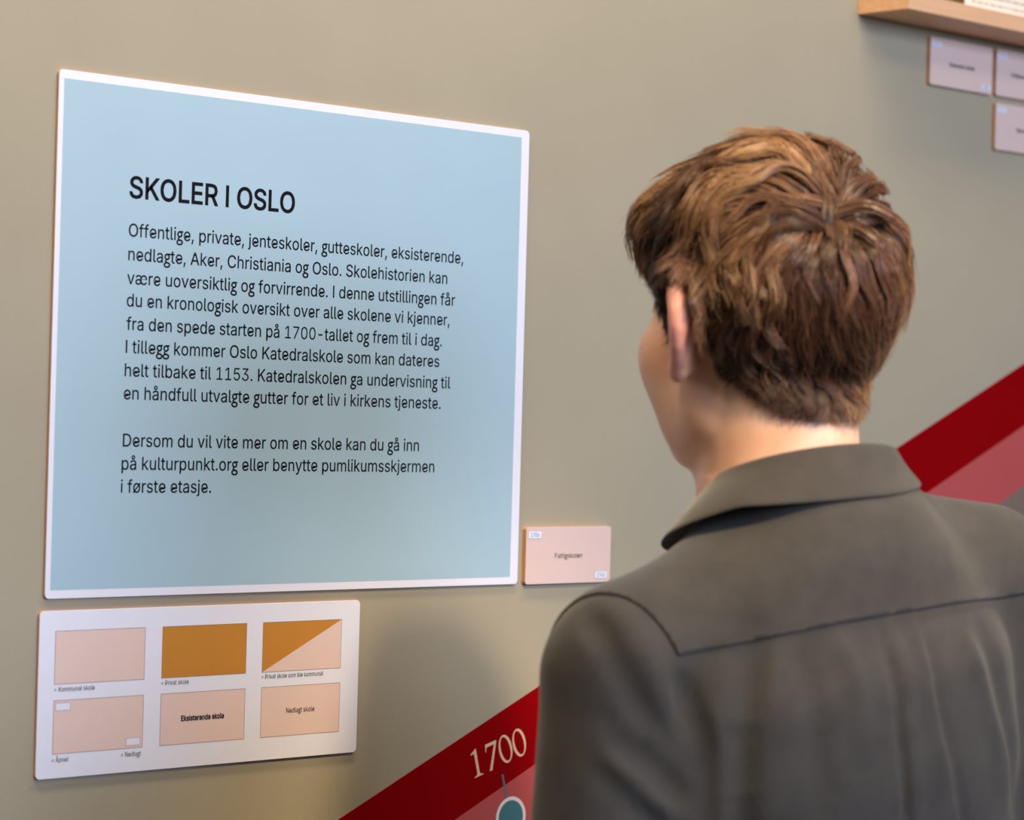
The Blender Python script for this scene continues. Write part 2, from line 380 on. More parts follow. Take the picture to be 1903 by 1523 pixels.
# ------------------------------------------------------------------ setting
o = obj('wall_back', box_bm(-4.0, 9.0, 0.0, 0.15, 0.0, 3.3), M_wall)
o['kind'] = 'structure'
o = obj('floor', box_bm(-4.0, 9.0, -4.0, 0.15, -0.1, 0.0), M_floor)
o['kind'] = 'structure'

# ------------------------------------------------------------------ the painted timeline
TL = thing('painted_timeline', 'diagonal red timeline bands painted on the wall with the year 1700', 'wall painting', (0.5, 0, ZP - 0.2))
SL = 0.430


def to_local(o, root):
    """geometry was written in world coordinates: move it under its thing's base"""
    o.data.transform(Matrix.Translation(-root.location))
    return o


def band(name, c0, c1, mt):
    x0, x1 = -0.6, 3.0
    pts = [(x0, ZP + SL * x0 + c1), (x1, ZP + SL * x1 + c1), (x1, ZP + SL * x1 + c0), (x0, ZP + SL * x0 + c0)]
    return to_local(obj(name, slab(pts, -0.00005, -0.0005), mt, TL), TL)


band('dark_red_band', -0.3445, -0.4179, M_red)
band('light_red_band', -0.4179, -0.4890, M_pink)
band('taupe_band', -0.4890, -0.5600, M_taupe)

TH = math.radians(15.0)
def yr(u, v):
    return (0.4945 + u * math.cos(TH) - v * math.sin(TH), ZP - 0.1795 + u * math.sin(TH) + v * math.cos(TH))


def flat_shape(name, loops, y, mt, parent):
    v, t = fill(loops)
    me = bpy.data.meshes.new(name)
    me.from_pydata([(p[0], y, p[1]) for p in v], [], t)
    bm = bmesh.new()
    bm.from_mesh(me)
    for f in bm.faces:
        f.normal_update()
        if f.normal.y > 0:
            f.normal_flip()
    bm.to_mesh(me)
    bm.free()
    return link(name, me, mt, parent)


def cw(l):
    return l if area2(l) < 0 else list(reversed(l))


def ccw(l):
    return l if area2(l) > 0 else list(reversed(l))


def oval(cu, cv, a, b, tilt=0.0, n=40):
    return [(cu + a * math.cos(k / n * 2 * math.pi) * math.cos(tilt) - b * math.sin(k / n * 2 * math.pi) * math.sin(tilt),
             cv + a * math.cos(k / n * 2 * math.pi) * math.sin(tilt) + b * math.sin(k / n * 2 * math.pi) * math.cos(tilt)) for k in range(n)]


one = [(-0.0058, 0.0000), (-0.0056, 0.0009), (-0.0022, 0.0018), (-0.0016, 0.0034), (-0.0016, 0.0212), (-0.0022, 0.0228), (-0.0060, 0.0222),
       (-0.0062, 0.0232), (0.0008, 0.0268), (0.0017, 0.0268), (0.0017, 0.0034), (0.0023, 0.0018), (0.0058, 0.0009), (0.0058, 0.0000)]
seven = [(0.0128, 0.0190), (0.0138, 0.0262), (0.0286, 0.0262), (0.0286, 0.0250), (0.0196, 0.0040), (0.0178, -0.0003), (0.0142, 0.0000), (0.0162, 0.0042),
         (0.0250, 0.0232), (0.0160, 0.0232), (0.0146, 0.0224), (0.0137, 0.0190)]
loops = [cw([yr(*p) for p in one]), cw([yr(*p) for p in seven])]
for cu in (0.0386, 0.0571):
    loops.append(cw([yr(*p) for p in oval(cu, 0.0139, 0.0086, 0.0139, 0.06)]))
    loops.append(ccw([yr(*p) for p in oval(cu, 0.0139, 0.0058, 0.0121, 0.14)]))
to_local(flat_shape('year_number', loops, -0.0007, M_cream, TL), TL)
d = Vector((0.0064, -0.0260)).normalized()
nrm = Vector((-d.y, d.x)) * 0.00125
a, b = Vector((0.5250, ZP - 0.1801)), Vector((0.5322, ZP - 0.2060))
to_local(flat_shape('pointer_line', [cw([tuple(a + nrm), tuple(b + nrm), tuple(b - nrm), tuple(a - nrm)])], -0.0007, M_tealgrey, TL), TL)
dot = to_local(flat_shape('timeline_dot', [cw(oval(0.5375, ZP - 0.2216, 0.0162, 0.0162))], -0.0008, M_teal, TL), TL)
to_local(flat_shape('dot_ring', [cw(oval(0.5375, ZP - 0.2216, 0.0197, 0.0197)), ccw(oval(0.5375, ZP - 0.2216, 0.0162, 0.0162))], -0.0009, M_ring, dot), TL)

# ------------------------------------------------------------------ the blue text panel
PW, PH, PT = 0.5357, 0.43, 0.0030
P = thing('information_panel', 'large pale blue information panel with white border headed SKOLER I OSLO', 'sign', (0, 0, ZP))
obj('backing_board', slab(rounded(PW, PH, 0.0042), 0.0, -PT + 0.0006), M_ply, P)
obj('white_face', slab(rounded(PW, PH, 0.0042), -PT + 0.0006, -PT, 0.0002), M_white, P)
obj('blue_field', slab(rect(0.0050, 0.0071, 0.5254, 0.4230), -PT + 0.0001, -PT - 0.00012), M_blue, P)
YT = -PT - 0.00020
lettering('heading_lettering', [('SKOLER I OSLO', 0.0731, 0.2496, 0.3312, 0.0177)], YT, M_ink, P, e=0.015)
LN = [('Offentlige, private, jenteskoler, gutteskoler, eksisterende,', 0.0731, 0.4535, 0.2990),
      ('nedlagte, Aker, Christiania og Oslo. Skolehistorien kan', 0.0733, 0.4341, 0.2792),
      ('være uoversiktlig og forvirrende. I denne utstillingen får', 0.0728, 0.4446, 0.2595),
      ('du en kronologisk oversikt over alle skolene vi kjenner,', 0.0730, 0.4384, 0.2409),
      ('fra den spede starten på 1700-tallet og frem til i dag.', 0.0733, 0.4294, 0.2214),
      ('I tillegg kommer Oslo Katedralskole som kan dateres', 0.0733, 0.4270, 0.2023),
      ('helt tilbake til 1153. Katedralskolen ga undervisning til', 0.0729, 0.4416, 0.1829),
      ('en håndfull utvalgte gutter for et liv i kirkens tjeneste.', 0.0725, 0.4302, 0.1638)]
L2 = [('Dersom du vil vite mer om en skole kan du gå inn', 0.0730, 0.4046, 0.1246),
      ('på kulturpunkt.org eller benytte pumlikumsskjermen', 0.0724, 0.4243, 0.1054),
      ('i første etasje.', 0.0722, 0.1664, 0.0863)]
CAPB = 0.0107
lettering('paragraph_lettering', [(t, a, b, z, CAPB) for t, a, b, z in LN], YT, M_ink, P, e=0.004)
lettering('paragraph_lettering', [(t, a, b, z, CAPB) for t, a, b, z in L2], YT, M_ink, P, e=0.004)

# ------------------------------------------------------------------ the legend panel
GX, GZ, GW, GH = -0.0043, ZP - 0.1463, 0.3431, 0.1365
G = thing('legend_panel', 'white legend panel with six peach and ochre sample boxes below the blue panel', 'sign', (GX, 0, GZ))
obj('backing_board', slab(rounded(GW, GH, 0.0042), 0.0, -PT + 0.0006), M_ply, G)
obj('white_face', slab(rounded(GW, GH, 0.0042), -PT + 0.0006, -PT, 0.0002), M_white, G)


def lx(x):
    return x - GX


def lz(z):
    return z + 0.1463


def framed(parent, name, x0, z0, x1, z1, mt, edge=0.00035, outline=M_line):
    f = obj(name, slab(rect(x0, z0, x1, z1), -PT + 0.0001, -PT - 0.0001), mt, parent)
    v = []
    bm = bmesh.new()
    yy = -PT - 0.00016
    for (ax, az, bx, bz) in ((x0 - edge, z0 - edge, x1 + edge, z0), (x0 - edge, z1, x1 + edge, z1 + edge), (x0 - edge, z0, x0, z1), (x1, z0, x1 + edge, z1)):
        q = [bm.verts.new((px, yy, pz)) for px, pz in ((ax, az), (bx, az), (bx, bz), (ax, bz))]
        bm.faces.new(q)
    obj('outline', bm, outline, f)
    return f


ROW1 = (-0.0695, -0.0266)
ROW2 = (-0.1262, -0.0831)
COLS = ((0.0117, 0.1013), (0.1197, 0.2094), (0.2279, 0.3171))
framed(G, 'sample_box', lx(COLS[0][0]), lz(ROW1[0]), lx(COLS[0][1]), lz(ROW1[1]), M_peach)
framed(G, 'sample_box', lx(COLS[1][0]), lz(ROW1[0]), lx(COLS[1][1]), lz(ROW1[1]), M_ochre)['label'] = 'solid ochre sample box'
sp = framed(G, 'sample_box', lx(COLS[2][0]), lz(ROW1[0]), lx(COLS[2][1]), lz(ROW1[1]), M_peach)
sp['label'] = 'sample box split into an ochre and a peach half'
flat_shape('ochre_half', [cw([(lx(COLS[2][0]), lz(ROW1[0])), (lx(COLS[2][0]), lz(ROW1[1])), (lx(COLS[2][1]), lz(ROW1[1]))])], -PT - 0.00013, M_ochre, sp)
bx = framed(G, 'sample_box', lx(COLS[0][0]), lz(ROW2[0]), lx(COLS[0][1]), lz(ROW2[1]), M_peach)
bx['label'] = 'peach sample box with two blank white tags'
for x0, x1, z0, z1 in ((0.0137, 0.0275, -0.0911, -0.0853), (0.0848, 0.0986, -0.1242, -0.1182)):
    e_ = 0.0003
    obj('blank_tag_border', slab(rect(lx(x0) - e_, lz(z0) - e_, lx(x1) + e_, lz(z1) + e_), -PT, -PT - 0.00014), M_line, bx)
    obj('blank_tag', slab(rect(lx(x0), lz(z0), lx(x1), lz(z1)), -PT, -PT - 0.00022), M_white, bx)
b5 = framed(G, 'sample_box', lx(COLS[1][0]), lz(ROW2[0]), lx(COLS[1][1]), lz(ROW2[1]), M_peach)
b6 = framed(G, 'sample_box', lx(COLS[2][0]), lz(ROW2[0]), lx(COLS[2][1]), lz(ROW2[1]), M_peach)
YG = -PT - 0.0003
lettering('sample_lettering', [('Eksisterende skole', lx(0.1414), lx(0.1870), lz(-0.1069), 0.0044)], YG, M_ink, b5, e=0.026)
lettering('sample_lettering', [('Nedlagt skole', lx(0.2560), lx(0.2882), lz(-0.1065), 0.0044)], YG, M_ink, b6)
for cap_, xa_, xb_, zb_ in (('= Kommunal skole', 0.0117, 0.0515, -0.0757), ('= Privat skole', 0.1194, 0.1481, -0.0756), ('= Privat skole som ble kommunal', 0.2273, 0.2973, -0.0754),
                            ('= Åpnet', 0.0109, 0.0273, -0.1331), ('= Nedlagt', 0.0799, 0.1001, -0.1332)):
    lettering('caption_lettering', [(cap_, lx(xa_), lx(xb_), lz(zb_), 0.0039)], YG, M_greyink, G)

# ------------------------------------------------------------------ the small school plates
TP = 0.0050


def plate(x, z, label, name_line, tags, w=0.1166, h=0.0545, e=0.0):
    """name_line: (text, x0, x1, baseline); tags: (text, x0, z0, x1, z1) all in plate coordinates"""
    t = thing('school_plate', label, 'plate', (x, 0, z), 'pink school plates on the wall')
    obj('backing_board', slab(rounded(w, h, 0.003), 0.0, -TP + 0.0006), M_ply, t)
    obj('pink_face', slab(rounded(w, h, 0.003), -TP + 0.0006, -TP, 0.0002), M_plate, t)
    lettering('name_lettering', [name_line + (0.0046,)], -TP - 0.0002, M_ink, t, e=e)
    for txt, x0, z0, x1, z1 in tags:
        g = obj('year_tag', slab(rect(x0, z0, x1, z1), -TP, -TP - 0.00022), M_tag, t)
        obj('tag_border', slab(rect(x0 - 0.0003, z0 - 0.0003, x1 + 0.0003, z1 + 0.0003), -TP, -TP - 0.00014), M_line, g)
        cx, cz, hw = (x0 + x1) / 2, (z0 + z1) / 2, 0.0055
        lettering('year_lettering', [(txt, cx - hw, cx + hw, cz - 0.0019, 0.0038)], -TP - 0.0003, M_greyink, g)
    return t


plate(0.5440, ZP - 0.0006, 'pink plate reading Fattigskolen on the wall beside the large blue panel', ('Fattigskolen', 0.0391, 0.0767, 0.0246),
      [('1706', 0.0027, 0.0437, 0.0202, 0.0508), ('1742', 0.0950, 0.0040, 0.1120, 0.0108)])
plate(1.1528, ZP + 0.5406, 'pink plate under the shelf end, whole in view with tags in two corners', ('Svensens skole', 0.0350, 0.0818, 0.0233),
      [('1741', 0.0023, 0.0425, 0.0200, 0.0490), ('1858', 0.0955, 0.0038, 0.1135, 0.0100)], h=0.0532, e=0.014)
plate(1.2768, ZP + 0.5410, 'pink plate at the picture edge directly under the shelf, right of the whole plate', ('Orienen skole', 0.0290, 0.0760, 0.0240),
      [('1764', 0.0023, 0.0425, 0.0200, 0.0490)], h=0.0532, e=0.014)
plate(1.2778, ZP + 0.4795, 'pink plate at the picture edge in the lower row, farthest from the shelf', ('Bervens skole', 0.0420, 0.0850, 0.0233),
      [('1774', 0.0023, 0.0425, 0.0200, 0.0490)], h=0.0532, e=0.014)

# ------------------------------------------------------------------ shelf and the sheet standing on it
S = thing('wall_shelf', 'light oak wall shelf at the upper right above the pink plates', 'shelf', (1.0291, 0, ZP + 0.6027))
obj('shelf_board', box_bm(0, 1.6, -0.0685, 0.0, 0, 0.0175, 0.0006), M_oak, S)
D = thing('printed_sheet', 'cream printed sheet standing on the oak shelf', 'document', (1.152, -0.0500, ZP + 0.6027 + 0.0175))
obj('card', slab(rounded(0.30, 0.20, 0.001), 0.0, -0.0012), M_paper, D)
bm = bmesh.new()
rr = random.Random(3)
for row in range(14):
    x = 0.012
    z = 0.0085 + row * 0.0080
    while x < 0.28:
        w = rr.uniform(0.004, 0.016)
        q = [bm.verts.new(p) for p in ((x, -0.0013, z), (x + w, -0.0013, z), (x + w, -0.0013, z + 0.0022), (x, -0.0013, z + 0.0022))]
        bm.faces.new(q)
        x += w + 0.0025
obj('text_lines', bm, mat('faded_print', lin(190, 172, 160), 0.7), D)

# ------------------------------------------------------------------ the person
# signed distance shapes, meshed with surface nets
class Field:
    def __init__(self, xs, ys, zs, cap=0.08):
        self.xs, self.ys, self.zs = [np.asarray(a, dtype=np.float32) for a in (xs, ys, zs)]
        self.F = np.full((len(xs), len(ys), len(zs)), cap, dtype=np.float32)
        self.M = None                               # optional (R, t): shapes given in a turned frame

    def region(self, lo, hi):
        s = []
        for a, l, h in zip((self.xs, self.ys, self.zs), lo, hi):
            i, j = np.searchsorted(a, l), np.searchsorted(a, h)
            s.append(slice(max(0, i - 1), min(len(a), j + 1)))
        X, Y, Z = np.meshgrid(self.xs[s[0]], self.ys[s[1]], self.zs[s[2]], indexing='ij', sparse=True)
        return tuple(s), X, Y, Z

    def blend(self, s, d, k, sub=False):
        a = self.F[s]
        if sub:
            self.F[s] = np.maximum(a, -d)
            return
        h = np.clip(0.5 + 0.5 * (a - d) / k, 0, 1)
        self.F[s] = a + (d - a) * h - k * h * (1 - h)

    def put(self, p):
        p = np.asarray(p, dtype=np.float32)
        if self.M is not None:
            return self.M[0] @ p + self.M[1]
        return p

    def cone(self, a, b, ra, rb, k=0.01, pad=0.05):
        a, b = self.put(a), self.put(b)
        r = max(ra, rb) + pad
        s, X, Y, Z = self.region(np.minimum(a, b) - r, np.maximum(a, b) + r)
        ba = b - a
        t = np.clip(((X - a[0]) * ba[0] + (Y - a[1]) * ba[1] + (Z - a[2]) * ba[2]) / max(1e-9, float(ba @ ba)), 0, 1)
        d = np.sqrt((X - a[0] - t * ba[0]) ** 2 + (Y - a[1] - t * ba[1]) ** 2 + (Z - a[2] - t * ba[2]) ** 2) - (ra + (rb - ra) * t)
        self.blend(s, d, k)

    def ell(self, c, r, k=0.01, rot=None, pad=0.05, sub=False):
        c = self.put(c)
        R = np.eye(3) if rot is None else np.asarray(rot)
        if self.M is not None:
            R = self.M[0] @ R
        rr_ = max(r) + pad
        s, X, Y, Z = self.region(c - rr_, c + rr_)
        X, Y, Z = X - c[0], Y - c[1], Z - c[2]
        q = [R[0][i] * X + R[1][i] * Y + R[2][i] * Z for i in range(3)]
        k0 = np.sqrt(sum((q[i] / r[i]) ** 2 for i in range(3)))
        k1 = np.sqrt(sum((q[i] / r[i] ** 2) ** 2 for i in range(3))) + 1e-6
        self.blend(s, k0 * (k0 - 1) / k1, k, sub)

    def column(self, table, k=0.02, pad=0.05, power=2.0):
        """table rows: z, half width, half depth, centre y"""
        T = np.asarray(table, dtype=np.float32)
        s, X, Y, Z = self.region((-T[:, 1].max() - pad, -T[:, 2].max() - pad - 0.05, T[0, 0] - 0.01), (T[:, 1].max() + pad, T[:, 2].max() + pad + 0.05, T[-1, 0] + 0.02))
        z = Z.ravel()
        # smooth interpolation of the table
        def itp(col):
            zz = np.linspace(T[0, 0], T[-1, 0], 200)
            v = np.interp(zz, T[:, 0], T[:, col])
            ker = np.hanning(13); ker /= ker.sum()
            v = np.convolve(np.pad(v, 6, mode='edge'), ker, 'valid')
            return np.interp(z, zz, v).astype(np.float32)[None, None, :]
        A, B, C = itp(1), itp(2), itp(3)
        d = ((np.abs(X / A) ** power + np.abs((Y - C) / B) ** power) ** (1 / power) - 1) * B
        d = np.maximum(d, np.maximum(T[0, 0] - Z, Z - T[-1, 0]))
        self.blend(s, d, k)

    def mesh(self):
        F = self.F
        S = F < 0
        nx, ny, nz = F.shape
        c = S[:-1, :-1, :-1].astype(np.int8)
        cnt = sum(S[i:nx - 1 + i, j:ny - 1 + j, l:nz - 1 + l].astype(np.int8) for i in (0, 1) for j in (0, 1) for l in (0, 1))
        act = (cnt > 0) & (cnt < 8)
        I, J, L = np.nonzero(act)
        idx = np.full(act.shape, -1, dtype=np.int32)
        idx[I, J, L] = np.arange(len(I))
        acc = np.zeros((len(I), 3)); num = np.zeros(len(I))
        corners = [(i, j, l) for i in (0, 1) for j in (0, 1) for l in (0, 1)]
        G_ = (self.xs, self.ys, self.zs)
        for a in corners:
            for ax in range(3):
                if a[ax] == 1:
                    continue
                b = list(a); b[ax] = 1
                fa = F[I + a[0], J + a[1], L + a[2]]; fb = F[I + b[0], J + b[1], L + b[2]]
                hit = (fa < 0) != (fb < 0)
                t = np.where(hit, fa / np.where(hit, fa - fb, 1), 0)
                pa = np.stack([self.xs[I + a[0]], self.ys[J + a[1]], self.zs[L + a[2]]], 1)
                pb = np.stack([self.xs[I + b[0]], self.ys[J + b[1]], self.zs[L + b[2]]], 1)
                acc += np.where(hit[:, None], pa + (pb - pa) * t[:, None], 0)
                num += hit
        V = acc / num[:, None]
        quads = []
        for ax in range(3):
            sl0 = [slice(None)] * 3; sl1 = [slice(None)] * 3
            sl0[ax] = slice(0, -1); sl1[ax] = slice(1, None)
            A, B = S[tuple(sl0)], S[tuple(sl1)]
            i, j, l = np.nonzero(A != B)
            o1, o2 = [(1, 2), (2, 0), (0, 1)][ax]
            P_ = np.stack([i, j, l], 1)
            ok = (P_[:, o1] > 0) & (P_[:, o2] > 0) & (P_[:, o1] < F.shape[o1] - 1) & (P_[:, o2] < F.shape[o2] - 1)
            P_ = P_[ok]
            flip = A[P_[:, 0], P_[:, 1], P_[:, 2]]
            def at(d1, d2):
                Q = P_.copy(); Q[:, o1] -= d1; Q[:, o2] -= d2
                return idx[Q[:, 0], Q[:, 1], Q[:, 2]]
            q = np.stack([at(1, 1), at(0, 1), at(0, 0), at(1, 0)], 1)
            q[~flip] = q[~flip][:, ::-1]
            quads.append(q)
        Q = np.concatenate(quads)
        return V, Q[(Q >= 0).all(1)]

    def sample(self, P_):
        """trilinear value at points"""
        out = []
        for a, col in zip((self.xs, self.ys, self.zs), P_.T):
            i = np.clip(np.searchsorted(a, col) - 1, 0, len(a) - 2)
            out.append((i, np.clip((col - a[i]) / (a[i + 1] - a[i]), 0, 1)))
        (i, u), (j, v), (l, w) = out
        F = self.F
        r = 0
        for di, wu in ((0, 1 - u), (1, u)):
            for dj, wv in ((0, 1 - v), (1, v)):
                for dl, ww in ((0, 1 - w), (1, w)):
                    r = r + F[i + di, j + dj, l + dl] * wu * wv * ww
        return r

    def grad(self, P_, h=0.003):
        g = np.stack([self.sample(P_ + np.eye(3)[i] * h) - self.sample(P_ - np.eye(3)[i] * h) for i in range(3)], 1)
        return g / (np.linalg.norm(g, axis=1, keepdims=True) + 1e-9)


def np_mesh(name, V, Q, mt, parent=None, smooth=True):
    me = bpy.data.meshes.new(name)
    n = Q.shape[1]
    me.vertices.add(len(V)); me.vertices.foreach_set('co', np.asarray(V, dtype=np.float32).ravel())
    me.loops.add(Q.size); me.loops.foreach_set('vertex_index', Q.astype(np.int32).ravel())
    me.polygons.add(len(Q)); me.polygons.foreach_set('loop_start', np.arange(0, Q.size, n, dtype=np.int32))
    me.update(calc_edges=True)
    me.validate()
    return link(name, me, mt, parent, smooth)


def axis(*spans):
    out = []
    for a, b, st in spans:
        out += list(np.arange(a, b - 1e-6, st))
    out.append(spans[-1][1])
    return np.array(out)


TILT = 0.15


def tilt(P_, k=1.0):
    """right shoulder carried higher than the left"""
    w = np.clip((P_[:, 2] - 1.05) / 0.30, 0, 1)
    w = w * w * (3 - 2 * w) * np.clip((1.56 - P_[:, 2]) / 0.06, 0, 1)
    out = P_.copy()
    out[:, 2] += k * TILT * P_[:, 0] * w
    return out


# where he stands and which way he is turned
BODY_YAW, HEAD_YAW = math.radians(14.0), math.radians(9.0)
head_w = np.array([0.31910188559116404, -0.496318759331281, 1.6325679436148866])
fwd_b = np.array([math.sin(BODY_YAW), math.cos(BODY_YAW), 0]); rgt_b = np.array([math.cos(BODY_YAW), -math.sin(BODY_YAW), 0])
HEAD_Y = 0.030                                  # head centre in front of the shoulders' axis
HZ = float(head_w[2])
root_xy = head_w - fwd_b * HEAD_Y
PERSON = thing('person', 'person with wavy brown hair in a dark grey shirt seen from behind, facing the wall', 'person', (float(root_xy[0]), float(root_xy[1]), 0))
PERSON.rotation_euler = (0, 0, -BODY_YAW)
HB = HEAD_YAW - BODY_YAW                        # head turn relative to the body (clockwise positive)
RH = np.array([[math.cos(HB), math.sin(HB), 0], [-math.sin(HB), math.cos(HB), 0], [0, 0, 1]])
TH_ = np.array([-0.010, HEAD_Y, HZ])
MH = (RH, TH_)

# skin: one continuous body
M_skin, nt, bs = new_mat('skin')
bs.inputs['Base Color'].default_value = (0.66, 0.36, 0.24, 1)
bs.inputs['Roughness'].default_value = 0.5
bs.inputs['Subsurface Weight'].default_value = 0.25
bs.inputs['Subsurface Radius'].default_value = (0.012, 0.005, 0.003)
bs.inputs['Subsurface Scale'].default_value = 1.0
tc = nt.nodes.new('ShaderNodeTexCoord')
nz = node(nt, 'ShaderNodeTexNoise', Scale=28.0, Detail=4.0)
nt.links.new(tc.outputs['Object'], nz.inputs['Vector'])
rp = nt.nodes.new('ShaderNodeValToRGB')
rp.color_ramp.elements[0].position, rp.color_ramp.elements[1].position = 0.35, 0.7
rp.color_ramp.elements[0].color = (0.75, 0.38, 0.235, 1)
rp.color_ramp.elements[1].color = (0.86, 0.53, 0.375, 1)
nt.links.new(nz.outputs['Fac'], rp.inputs[0])
ra = nt.nodes.new('ShaderNodeAttribute'); ra.attribute_name = 'hair_roots'
mx = nt.nodes.new('ShaderNodeMix'); mx.data_type = 'RGBA'
mx.inputs[7].default_value = (0.06, 0.028, 0.014, 1)
nt.links.new(ra.outputs['Fac'], mx.inputs[0])
nt.links.new(rp.outputs[0], mx.inputs[6])
ea = nt.nodes.new('ShaderNodeAttribute'); ea.attribute_name = 'ear_flush'
m2 = nt.nodes.new('ShaderNodeMix'); m2.data_type = 'RGBA'
m2.inputs[7].default_value = (0.84, 0.36, 0.29, 1)
nt.links.new(ea.outputs['Fac'], m2.inputs[0])
nt.links.new(mx.outputs[2], m2.inputs[6])
nt.links.new(m2.outputs[2], bs.inputs['Base Color'])

xs = axis((-0.42, -0.125, 0.0055), (-0.125, 0.125, 0.0026), (0.125, 0.42, 0.0055))
ys = axis((-0.20, -0.125, 0.0055), (-0.125, 0.175, 0.0026), (0.175, 0.24, 0.0055))
zs = axis((0.0, 0.70, 0.008), (0.70, 0.98, 0.0042), (0.98, 1.46, 0.0075), (1.46, 1.83, 0.0026))
B = Field(xs, ys, zs)
# trunk and limbs, a little inside the clothes
B.column([(0.88, .150, .095, 0.0), (1.00, .150, .098, 0), (1.12, .142, .095, 0), (1.28, .160, .10, -.005), (1.36, .150, .088, -.012), (1.43, .105, .07, -.018), (1.48, .062, .055, -.018), (1.50, .052, .052, -.015)])
for s in (-1, 1):
    B.cone((s * .05, -.02, 1.440), (s * .150, -.015, 1.392), .033, .040, .03)
    B.cone((s * .156, -.015, 1.386), (s * .205, -.035, 1.13), .040, .036, .02)
    B.cone((s * .208, -.035, 1.13), (s * .215, .055, .90), .036, .025, .01)
    B.cone((s * .085, 0, .90), (s * .095, .01, .50), .080, .052, .03)
    B.cone((s * .095, .005, .50), (s * .10, -.02, .09), .052, .034, .02)
    B.cone((s * .10, -.03, .055), (s * .115, .12, .035), .034, .026, .02)
    # hand: palm, four fingers of different lengths, thumb from the side of the palm
    B.ell((s * .216, .078, .845), (.018, .036, .046), .010)
    for q, (dy, ln) in enumerate(((.030, .068), (.011, .076), (-.009, .071), (-.027, .056))):
        a0 = (s * .216, .082 + dy, .805)
        a1 = (s * .212, .090 + dy * 1.05, .805 - ln * .55)
        a2 = (s * .200, .094 + dy * 1.05, .805 - ln * .98)
        B.cone(a0, a1, .0092, .0085, .003)
        B.cone(a1, a2, .0085, .0070, .003)
    B.cone((s * .210, .105, .862), (s * .202, .138, .828), .012, .010, .006)
    B.cone((s * .202, .138, .828), (s * .194, .146, .800), .010, .008, .004)
# neck
B.M = MH
B.cone((0, -.030, -.17), (0, -.026, -.07), .060, .055, .03)
B.cone((0, -.010, -.15), (0, .012, -.09), .046, .040, .03)
# skull and face
B.ell((0, -.012, .030), (.0765, .097, .089), .012)
B.ell((0, .030, -.028), (.062, .062, .080), .025)
for s in (-1, 1):
    B.cone((s * .049, .004, -.066), (s * .014, .064, -.088), .017, .016, .025)
    B.ell((s * .040, .030, -.045), (.026, .040, .045), .020)
    B.ell((s * .044, .052, -.024), (.022, .024, .022), .030)      # cheekbone
    B.cone((s * .030, .083, .012), (s * .008, .088, .012), .009, .009, .012)   # brow
    B.ell((s * .032, .068, -.004), (.0125, .0125, .0125), .004)   # eye
B.ell((0, .060, .055), (.056, .032, .040), .025)
B.ell((0, .068, -.088), (.020, .016, .014), .016)                 # chin
B.cone((0, .090, .004), (0, .108, -.034), .0065, .0105, .008)     # nose
for s in (-1, 1):
    B.ell((s * .011, .098, -.036), (.0085, .010, .007), .006)
B.ell((0, .086, -.060), (.022, .010, .0055), .005)
B.ell((0, .085, -.070), (.018, .010, .0060), .005)
# ears
for s in (-1, 1):
    rim = [(.0735, .016, .004), (.0765, .015, .017), (.0835, .006, .0255), (.0915, -.005, .0250), (.0965, -.013, .0170), (.0985, -.0165, .006),
           (.0975, -.0165, -.006), (.0935, -.0125, -.018), (.0875, -.006, -.028), (.0820, .001, -.0345), (.0785, .005, -.0385)]
    fine = []
    for k in range(len(rim) - 1):
        for f_ in (0, .5):
            fine.append(tuple((1 - f_) * np.array(rim[k]) + f_ * np.array(rim[k + 1])))
    fine.append(rim[-1])
    for p_, q_ in zip(fine[:-1], fine[1:]):
        B.cone((s * p_[0], p_[1], p_[2]), (s * q_[0], q_[1], q_[2]), .0042, .0042, .004)
    for p_ in fine[2:-1]:
        B.cone((s * p_[0], p_[1], p_[2]), (s * .070, p_[1] * .35 + .004, p_[2] * .80 - .002), .0030, .0070, .008)
    B.ell((s * .0795, .003, -.0370), (.0055, .0075, .0090), .006)
B.M = None
V, Q = B.mesh()
BV = V
body = np_mesh('body', tilt(V), Q, M_skin, PERSON)

M_eye = mat('eye_white', (0.75, 0.72, 0.70, 1), 0.25)
M_iris = mat('eye_iris', (0.06, 0.08, 0.09, 1), 0.2)
for s in (-1, 1):
    for nm, c_, r_, mt_, seg in (('eye', (s * .032, .0690, -.004), .0125, M_eye, 24), ('iris', (s * .032, .0757, -.004), .0062, M_iris, 16)):
        b_ = bmesh.new()
        bmesh.ops.create_uvsphere(b_, u_segments=seg, v_segments=seg // 2, radius=r_)
        for v in b_.verts:
            v.co = Vector(RH @ (np.array(v.co) + np.array(c_)) + TH_)
        if nm == 'eye':
            eye_o = obj(nm, b_, mt_, PERSON, True)
        else:
            obj(nm, b_, mt_, eye_o, True)

